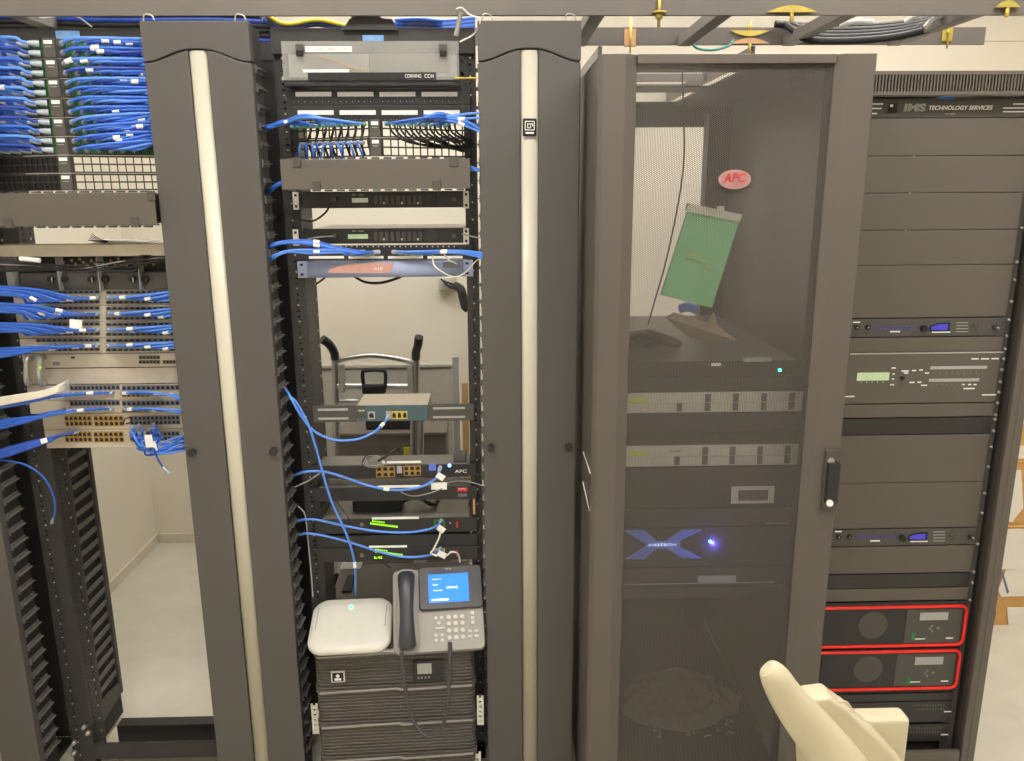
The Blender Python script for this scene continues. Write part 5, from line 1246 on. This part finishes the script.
for i,(ya,yb) in enumerate(((701,722),(724,741))):
    r=rdev('power_amplifier',['upper black amplifier with a short vent grid near the rack base','lower black amplifier with a short vent grid near the rack base'][i],'amplifier',ya,yb,'black_metal',.2,'black amplifiers near the rack base')
    m=MB()
    for k in range(12):
        for j in range(2):
            c=at(914+k*2.7-i*3,ya+4+j*4,Y=YR); m.box(c.x-.0018,c.x+.0018,YR-.001,YR,c.z-.004,c.z+.004)
    m.build('vent_grid','bay_dark',r); B(r,'white_dash','white_label',944-i*3,951-i*3,ya+10,ya+11,YR,.0008)
r=rdev('blank_panel','plain black panel directly under the red framed units','blank panel',692.5,700.5,'black_metal')
# screws on the rail
for k,(px,py) in enumerate(((1013.5,301.5),(1010.5,320),(1009,336),(1007,349),(1005.5,359),(1004.5,370),(1002.5,382),(1001,392.5),(1000,403),(998,415),(997.5,419.5),(996,431),(993,447),(990,467),(986,493.5),(984,513),(980.5,544),(976.5,572),(974.5,583),(972.5,600),(1023,228),(1019,262),(1017,280))):
    c=at(px,py,Y=2.032); x=1.3475
    MB().cyl((x,2.0355,c.z),(x,2.029,c.z),.0045,12,r2=.003).build('rack_screw','zinc',r4)

# ------------------------------------------------------------------ boxes at far right
YQ=2.86
def card(px0,px1,ya,yb,Y,depth,label,mat='cardboard'):
    a=at(px0,(ya+yb)/2,Y=Y);b=at(px1,(ya+yb)/2,Y=Y); z1=at(px0,ya,Y=Y).z; z0=max(0,at(px0,yb,Y=Y).z)
    r=thing('cardboard_box',label,'box',((a.x+b.x)/2,Y,z0))
    MB().box(a.x,b.x,Y,Y+depth,z0,z1-.003).build('carton',mat,r,bev=.002)
    m=MB().box(a.x-.002,b.x+.002,Y-.003,Y+depth/2-.003,z1-.0028,z1).box(a.x-.002,b.x+.002,Y+depth/2,Y+depth+.003,z1-.0028,z1); m.build('flaps',mat,r)
    return r
zf=[637,527,471,447,405]
c1=card(978,1190,527,637.5,YQ,.4,'wide cardboard box on the floor behind the right rack')
c2=card(990,1180,462,526.4,YQ+.01,.38,'middle cardboard box of the stack behind the right rack')
c3=card(1004,1170,425,461.5,YQ+.02,.36,'shallow cardboard box third up in the stack behind the right rack')
c4=card(1008,1160,385,424.6,YQ+.03,.34,'topmost cardboard box of the stack behind the right rack')
def sheet(r,P,Y,mat='paper',name='taped_paper'):
    q=[at(x,y,Y=Y) for x,y in P]; MB().prism([(v.x,Y,v.z) for v in q],(0,-.0012,0)).build(name,mat,r)
sheet(c1,[(1006,570),(998,590),(1001,597),(1046,595),(1044,570)],YQ-.004); sheet(c1,[(1001,572),(1003,572),(1009,592),(1007,594)],YQ-.0055,'blue_print','blue_stripe')
sheet(c1,[(1007,607),(1009,632),(1046,634),(1044,607)],YQ-.004); sheet(c1,[(993,612),(996,611),(993,628),(990,628)],YQ-.004,'deep_black','printed_mark')
sheet(c1,[(1002,529),(999,569),(1046,571),(1046,528)],YQ-.004); sheet(c2,[(1003,520),(1010,470),(1021,470),(1023,508),(1012,522)],YQ+.006)
sheet(c3,[(1011,448),(1010,459),(1046,458),(1046,440)],YQ+.016); sheet(c4,[(1016,400),(1014,424),(1046,424),(1046,398)],YQ+.026); 

# ------------------------------------------------------------------ cream cart in the foreground
YK=1.28
r=thing('utility_cart','cream moulded plastic cart handle and box corner in the foreground','cart',(at(850,740,Y=YK).x,YK,0))
k_=1/548.
arm=[(767,667,YK-.02,7),(769,669,YK-.02,11),(775,677,YK-.02,14.5),(785,694,YK-.015,17),(799,713,YK-.01,20),(817,735,YK,23),(836,760,YK,26),(862,798,YK+.01,28)]
sp_=spline([at(x,y,Y=Y) for x,y,Y,_ in arm],4); rad=[]
for i in range(len(arm)-1):
    for j in range(4): rad.append((arm[i][3]*(1-j/4)+arm[i+1][3]*j/4)*k_)
rad.append(arm[-1][3]*k_)
MB().tube(sp_,rad,20,flat=.8,up=(0,-1,0)).build('arm','cream_plastic',r)
P=[(808,700),(818,699),(831,697),(838,703),(850,711),(862,722),(880,738),(905,765),(925,800),(806,800),(803,742)]
MB().prism([(at(x,y,Y=YK+.01).x,YK+.01,at(x,y,Y=YK+.01).z) for x,y in P][::-1],(0,.05,0)).build('side_shell','cream_plastic',r,bev=.008,seg=3)
lab(MB().tube(spline([at(x,y,Y=YK+.005) for x,y in ((838,701),(846,702),(851,708),(853,712))],5),.0022,8).build('cable_clip','cream_plastic',r),'thin clip standing proud of the shell')
a=at(855,721,Y=YK+.06);b=at(912,721,Y=YK+.06); zt_=a.z
MB().box(a.x,b.x,YK+.062,YK+.105,.45,zt_).build('bin','cream_plastic',r,bev=.010,seg=3)
MB().box(a.x+.005,b.x-.02,YK+.07,YK+.1,.06,.449).build('column','cream_plastic',r,bev=.01)
MB().box(a.x-.12,b.x+.10,YK-.05,YK+.3,.045,.06).build('base','cream_plastic',r,bev=.008)
for x in (a.x-.08,b.x+.07):
    for y in (YK-.02,YK+.27): MB().cyl((x-.01,y,.0225),(x+.01,y,.0225),.0225,16).build('castor','black_plastic',r)

# ------------------------------------------------------------------ light and camera
w=bpy.data.worlds.new('World'); S.world=w; w.use_nodes=True
w.node_tree.nodes['Background'].inputs[0].default_value=(1,.95,.88,1); w.node_tree.nodes['Background'].inputs[1].default_value=.3
cam=bpy.data.cameras.new('Camera'); co=bpy.data.objects.new('Camera',cam); COL.objects.link(co)
rot=Matrix((CR,CU,-CF)).transposed().to_4x4(); co.matrix_world=Matrix.Translation(Vector((0,0,CH)))@rot
cam.sensor_fit='HORIZONTAL'; cam.sensor_width=36; cam.lens=FPX/1024*36; cam.clip_start=.02
S.camera=co
S.view_settings.view_transform='Standard'; S.view_settings.look='None'; S.view_settings.gamma=1; S.view_settings.use_curve_mapping=False
S.view_settings.exposure=1.10
